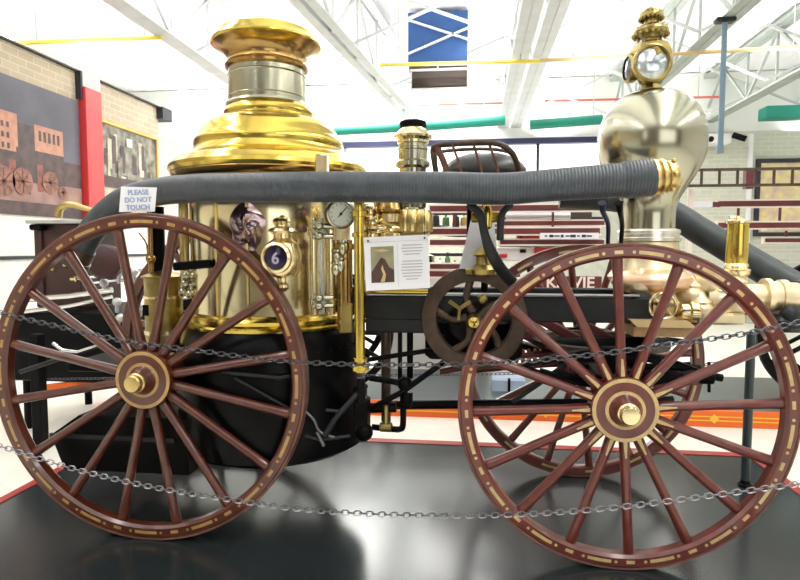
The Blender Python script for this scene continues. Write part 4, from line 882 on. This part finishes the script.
# ladders lying on edge along the wagon
def ladder(ya, yb, x0, x1, Y, m, label, pitch=.30, th=.022, line=True):
    p, q = at(x0, ya, Y), at(x1, ya, Y); zt, zb = at(600, ya, Y).z, at(600, yb, Y).z
    t = thing('ladder', ((p.x + q.x) / 2, Y, zb), label, 'ladder', 'wooden ladders carried on the wagon')
    for z in (zt, zb):
        b = MB(); b.bx(p.x, q.x, Y - .02, Y + .02, z - th, z + th, m=0)
        if line: b.bx(p.x - .012, q.x + .012, Y - .018, Y + .02, z + th, z + th + .013, m=1); b.bx(p.x - .012, q.x + .012, Y - .018, Y + .02, z - th - .013, z - th, m=1); b.bx(p.x - .014, p.x, Y - .019, Y + .02, z - th - .013, z + th + .013, m=1)
        b.build('side_rail', [m, 'cream_line'], t)
    x = p.x + pitch / 2
    while x < q.x:
        b = MB(); b.cyl((x, Y, zb), (x, Y, zt), .011, n=10); b.build('rung', m, t); x += pitch
    return t
ladder(171.5, 187, 640, 880, 2.80, 'brown_iron', 'topmost thin brown ladder with upright rungs beside the nickel globe', .135, .010, False)
ladder(205, 226, 718, 880, 2.98, 'maroon_dull', 'maroon ladder on the right just above the black wagon wheel', .32, .022)
ladder(207.5, 231, 430, 600, 2.98, 'maroon_dull', 'maroon cream-lined ladder just below the long hose', .42, .024)
ladder(223, 242, 500, 604, 3.05, 'maroon_dull', 'shorter maroon ladder behind the flywheel column', .36, .018)
ladder(240.5, 228, 764, 880, 3.06, 'maroon_dull', 'lowest maroon ladder at the far right above the wagon wheel', .34, .016)
# things on the wagon and the shelf behind
CB = thing('display_case', (-.35, 3.9, FZ), 'low display case with shelves of jars seen left of the flywheel column', 'display case')
p, q = at(428, 250, 3.9), at(470, 262, 3.9)
b = MB(); b.bx(p.x - .5, q.x + .2, 3.9, 4.3, FZ, .98); b.build('cabinet', 'wall_white', CB)
b = MB(); b.bx(p.x - .5, q.x + .2, 3.88, 4.3, .98, 1.0); b.build('shelf', 'cream_line', CB)
for k, (x_, h, r, m) in enumerate(((432, .16, .035, 'white_paint'), (440, .12, .035, 'brass_pale'), (447.5, .18, .03, 'green_glass'), (455, .10, .035, 'brass_old'), (463, .17, .035, 'white_paint'), (478, .13, .05, 'steel_light'))):
    p = at(x_, 262, 4.05); b = MB(); b.lathe([(r * .8, 1.0), (r, 1.01), (r, 1.0 + h * .6), (r * .4, 1.0 + h * .8), (r * .4, 1.0 + h), (r * .3, 1.0 + h)], (p.x, 4.05, 0), n=18)
    tag(b.build('jar', m), ('white jar at the left end of the case shelf', 'squat brass pot on the case shelf beside the white jar', 'green bottle on the case shelf', 'squat dull brass pot on the case shelf beside the green bottle', 'white jar beside the flywheel column on the case shelf', 'grey metal jar behind the column on the case shelf')[k], 'jar', 'jars on the case shelf')
hz = [at(428, 226, 3.6), at(445, 231, 3.6), at(470, 232, 3.6), at(500, 228, 3.6)]
b = MB(); b.tube(hz, .05, smooth=5, n=16); tag(b.build('fire_hose', 'rubber_dark'), 'short dark hose lying on the wagon left of the flywheel column', 'hose')

# =================================================================== PICTURES AND CEILING FITTINGS
def wall_picture(y0, y1, z0, z1, frame, fw, label, cells, mats, base):
    t = thing('framed_picture', (-4.58, (y0 + y1) / 2, z0), label, 'picture', None)
    b = MB(); b.bx(-4.60, -4.565, y0, y1, z0, z1); 
    X = -4.5645
    for (u0, u1, v0, v1, m, lay) in cells:
        xx = X + .0006 * lay; ya, yb = y0 + (y1 - y0) * u0, y0 + (y1 - y0) * u1; za, zb = z0 + (z1 - z0) * v0, z0 + (z1 - z0) * v1
        b.face([b.bm.verts.new((xx, *p)) for p in ((ya, za), (yb, za), (yb, zb), (ya, zb))], m)
    b.build('canvas', mats, t)
    if fw:
        b = MB()
        for (a0, a1, c0, c1) in ((y0 - fw, y1 + fw, z1, z1 + fw), (y0 - fw, y1 + fw, z0 - fw, z0), (y0 - fw, y0, z0, z1), (y1, y1 + fw, z0, z1)): b.bx(-4.60, -4.54, a0, a1, c0, c1, .004)
        b.build('frame', frame, t)
    return t
cells = [(0, 1, 0, .28, 3, 1), (0, 1, .26, .46, 2, 2)]
# towers of the painted brick building with window rows
cells += [(.56, .67, .30, .74, 1, 1), (.67, .75, .30, .68, 2, 1), (.75, .90, .42, .70, 1, 2), (.66, .9, .25, .50, 2, 3)]
for k in range(5): cells.append((.77 + .024 * k, .784 + .024 * k, .58, .66, 2, 4))
for k in range(4):
    for j in range(3): cells.append((.572 + .024 * j, .584 + .024 * j, .40 + .075 * k, .44 + .075 * k, 2, 4))
for k in range(9): cells.append((.30 + .065 * k, .33 + .065 * k, .16 + .03 * (k % 3), .36 + .04 * (k % 2), 4 if k % 3 else 2, 5))
cells += [(.0, .5, .0, .06, 2, 6), (.5, 1.0, .0, .10, 2, 6)]
mural = wall_picture(1.35, 4.28, 1.56, 2.92, 'frame_black', 0.0, 'large dark mural of a brick firehouse and engines on the left wall', cells, ['sky_paint', 'painted_brick', 'painted_dark', 'painted_road', 'painted_red'], 0)
b = MB()
for (yc, zc, r) in ((3.35, 1.90, .14), (3.75, 1.93, .12), (3.95, 1.84, .07), (3.1, 1.88, .15)):
    b.lathe([(r * .82, 0), (r, 0), (r, .002), (r * .82, .002)], (-4.558, yc, zc), 'x', 24)
    for k in range(8): a = k * PI / 4; b.bar((-4.557, yc, zc), (-4.557, yc + r * .85 * math.cos(a), zc + r * .85 * math.sin(a)), .008, .002, up=(1, 0, 0))
b.build('painted_wheels', 'painted_wheel', mural)
cells = [(0, 1, .0, .30, 2, 1)]
random.seed(3)
for k in range(16):
    u = random.uniform(0, .9); v = random.uniform(.28, .6); cells.append((u, u + random.uniform(.03, .09), v, v + random.uniform(.12, .35), random.choice((1, 2, 3)), 2 + k))
cells += [(.02, .98, .27, .40, 3, 22), (.42, .52, .80, .90, 4, 22)]
wall_picture(4.68, 5.96, 1.70, 2.77, 'frame_gold', .04, 'gold framed grey photograph on the left wall right of the red column', cells, ['painted_grey', 'painted_grey', 'painted_pale', 'painted_dark', 'white_paint'], 0)
t = thing('framed_picture', (5.6, 8.98, 1.3), 'dark framed yellow and pink floral picture on the back wall', 'picture')
b = MB(); b.bx(4.93, 6.6, 8.96, 8.99, 1.5, 2.70); b.build('canvas', 'painted_flowers', t)
b = MB()
for (a0, a1, c0, c1) in ((4.86, 6.67, 2.70, 2.77), (4.86, 6.67, 1.43, 1.5), (4.86, 4.93, 1.5, 2.70), (6.6, 6.67, 1.5, 2.70)): b.bx(a0, a1, 8.94, 8.995, c0, c1)
b.build('frame', 'frame_black', t)

def pipe(pts, r, m, label, name='pipe', n=14):
    b = MB(); b.tube(pts, r, n=n); o = tag(b.build(name, m), label, 'pipe')
    for q in (pts[0].lerp(pts[-1], .12), pts[0].lerp(pts[-1], .88)):
        b = MB(); b.cyl((q.x, q.y, q.z + r * .5), (q.x, q.y, 4.285), .006, n=8); h = b.build('hanger', 'truss_grey', None, tuple(o.location)); h.parent = o; h.location = (0, 0, 0)
    return o
pipe([atz(20, 43, 3.40), atz(162, 37.5, 3.40)], .022, 'pipe_yellow', 'bright yellow pipe under the ceiling above the left wall', 'gas_pipe')
pipe([at(380, 65, 4.75), at(540, 61, 4.80)], .022, 'pipe_yellow', 'yellow pipe crossing below the blue duct panel', 'gas_pipe')
pipe([at(540, 60.5, 4.80), at(640, 56, 4.80), at(830, 45, 4.80)], .022, 'pipe_tan', 'tan pipe passing behind the signal lamp', 'gas_pipe')
pipe([at(335, 131, 7.5), at(415, 127, 7.5), at(505, 120.5, 7.5)], .075, 'teal', 'long teal duct pipe under the ceiling between chimney and twin beams', 'duct_pipe', 20)
pipe([at(530, 125, 7.5), at(602, 119.5, 7.5)], .075, 'teal', 'short teal duct pipe left of the nickel globe', 'duct_pipe', 20)
b = MB(); p, q = at(764, 107, 8.2), at(812, 118, 8.2); b.bx(p.x, q.x + .5, 8.1, 8.4, q.z, p.z, .01); tag(b.build('duct_box', 'teal'), 'teal green duct box high at the far right', 'duct')
pipe([at(420, 105, 8.6), at(510, 103, 8.6)], .02, 'pipe_red', 'thin red sprinkler pipe beneath the dark heater', 'sprinkler_pipe')
pipe([at(545, 101, 8.6), at(720, 97, 8.6)], .02, 'pipe_red', 'thin red sprinkler pipe behind the nickel globe', 'sprinkler_pipe')
DPY = 3.95; DP = thing('drop_pipe', tuple(at(724, 153, DPY)), 'blue grey pipe hanging from the ceiling right of the globe', 'pipe')
p, q = at(725, 18, DPY), at(723, 151, DPY)
b = MB(); b.cyl((p.x, DPY, q.z), (p.x, DPY, 3.42), .026); b.build('pipe', 'pipe_blue', DP)
b = MB(); b.cyl((p.x, DPY, q.z - .02), (p.x, DPY, q.z + .05), .034); b.build('end_cap', 'pipe_blue', DP)
b = MB(); b.bx(p.x - .09, p.x + .09, DPY - .05, DPY + .05, 3.375, 3.42, .01); b.build('clamp', 'dark_steel', DP)
AH = thing('air_duct', tuple(at(438, 60, 5.6)), 'blue sheet metal duct box under the ceiling', 'duct')
p, q = at(408, 6, 5.6), at(467.5, 61, 5.6); p.z = min(p.z, 4.24); b = MB(); b.bx(p.x, q.x, 5.6, 6.0, q.z, p.z, .006); b.build('box', 'blue_panel', AH)
b = MB()
for (xa, ya, xb, yb) in ((406, 55, 470, 27), (408, 20, 470, 40)): b.bar(at(xa, ya, 5.56), at(xb, yb, 5.56), .02, .045, up=(0, -1, 0))
b.build('brace', 'white_paint', AH)
UH = thing('unit_heater', tuple(at(438, 88, 5.5)), 'dark louvred unit heater in a pale frame below the blue duct', 'heater')
p, q = at(409, 64, 5.5), at(467, 70, 5.5); r_ = at(467, 88, 5.2)
b = MB(); b.bx(p.x, q.x, 5.5, 5.95, q.z, p.z); b.build('body', 'grille_brown', UH)
b = MB(); zt = q.z - .02; L0, L1 = at(412, 72, 5.4), at(467, 87, 5.4)
b.bx(L0.x, L1.x, 5.4, 5.43, L1.z, L0.z); 
for k in range(9): b.bx(L0.x, L1.x, 5.385, 5.40, L1.z + .015 * k, L1.z + .015 * k + .006)
b.build('louvre', 'grille_brown', UH)
b = MB()
for (a0, a1, c0, c1) in ((L0.x - .02, L1.x + .02, L0.z, L0.z + .03), (L0.x - .02, L1.x + .02, L1.z - .015, L1.z), (L0.x - .02, L0.x, L1.z, L0.z), (L1.x, L1.x + .02, L1.z, L0.z)): b.bx(a0, a1, 5.38, 5.44, c0, c1)
b.bx((p.x + q.x) / 2 - .01, (p.x + q.x) / 2 + .01, 5.49, 5.5, q.z, p.z); b.build('frame', 'steel_light', UH)
FL = thing('fluorescent_light', tuple(atz(4, 40, 3.4)), 'white ceiling lamp above the mural at the far left', 'lamp')
p = atz(2, 40, 3.4)
b = MB(); b.ball(p + Vector((-.12, 0, .03)), .2, 24, (1, 1, .42)); b.build('diffuser', 'tube_lamp', FL)
b = MB(); b.cyl(p + Vector((-.12, 0, .10)), p + Vector((-.12, 0, .83)), .015); b.build('stem', 'steel_light', FL)
b = MB(); p, q = at(697, 137, 8.7), at(748, 137, 8.7); b.bx(p.x, q.x - .25, 8.72, 9.0, p.z - .12, p.z + .06, .02)
t = thing('spotlight', tuple(at(722, 140, 8.7)), 'white track light housing on the back wall right of the globe', 'lamp'); b.build('housing', 'white_paint', t)
b = MB(); b.cyl(at(733, 135, 8.6), at(746, 139, 8.5), .05); b.build('lamp_head', 'black_iron', t)
b = MB(); b.ball(at(711, 139, 8.6), .05, 12); b.build('lamp_head', 'black_iron', t)

for o in bpy.data.objects:
    if '_o' in o: del o['_o']
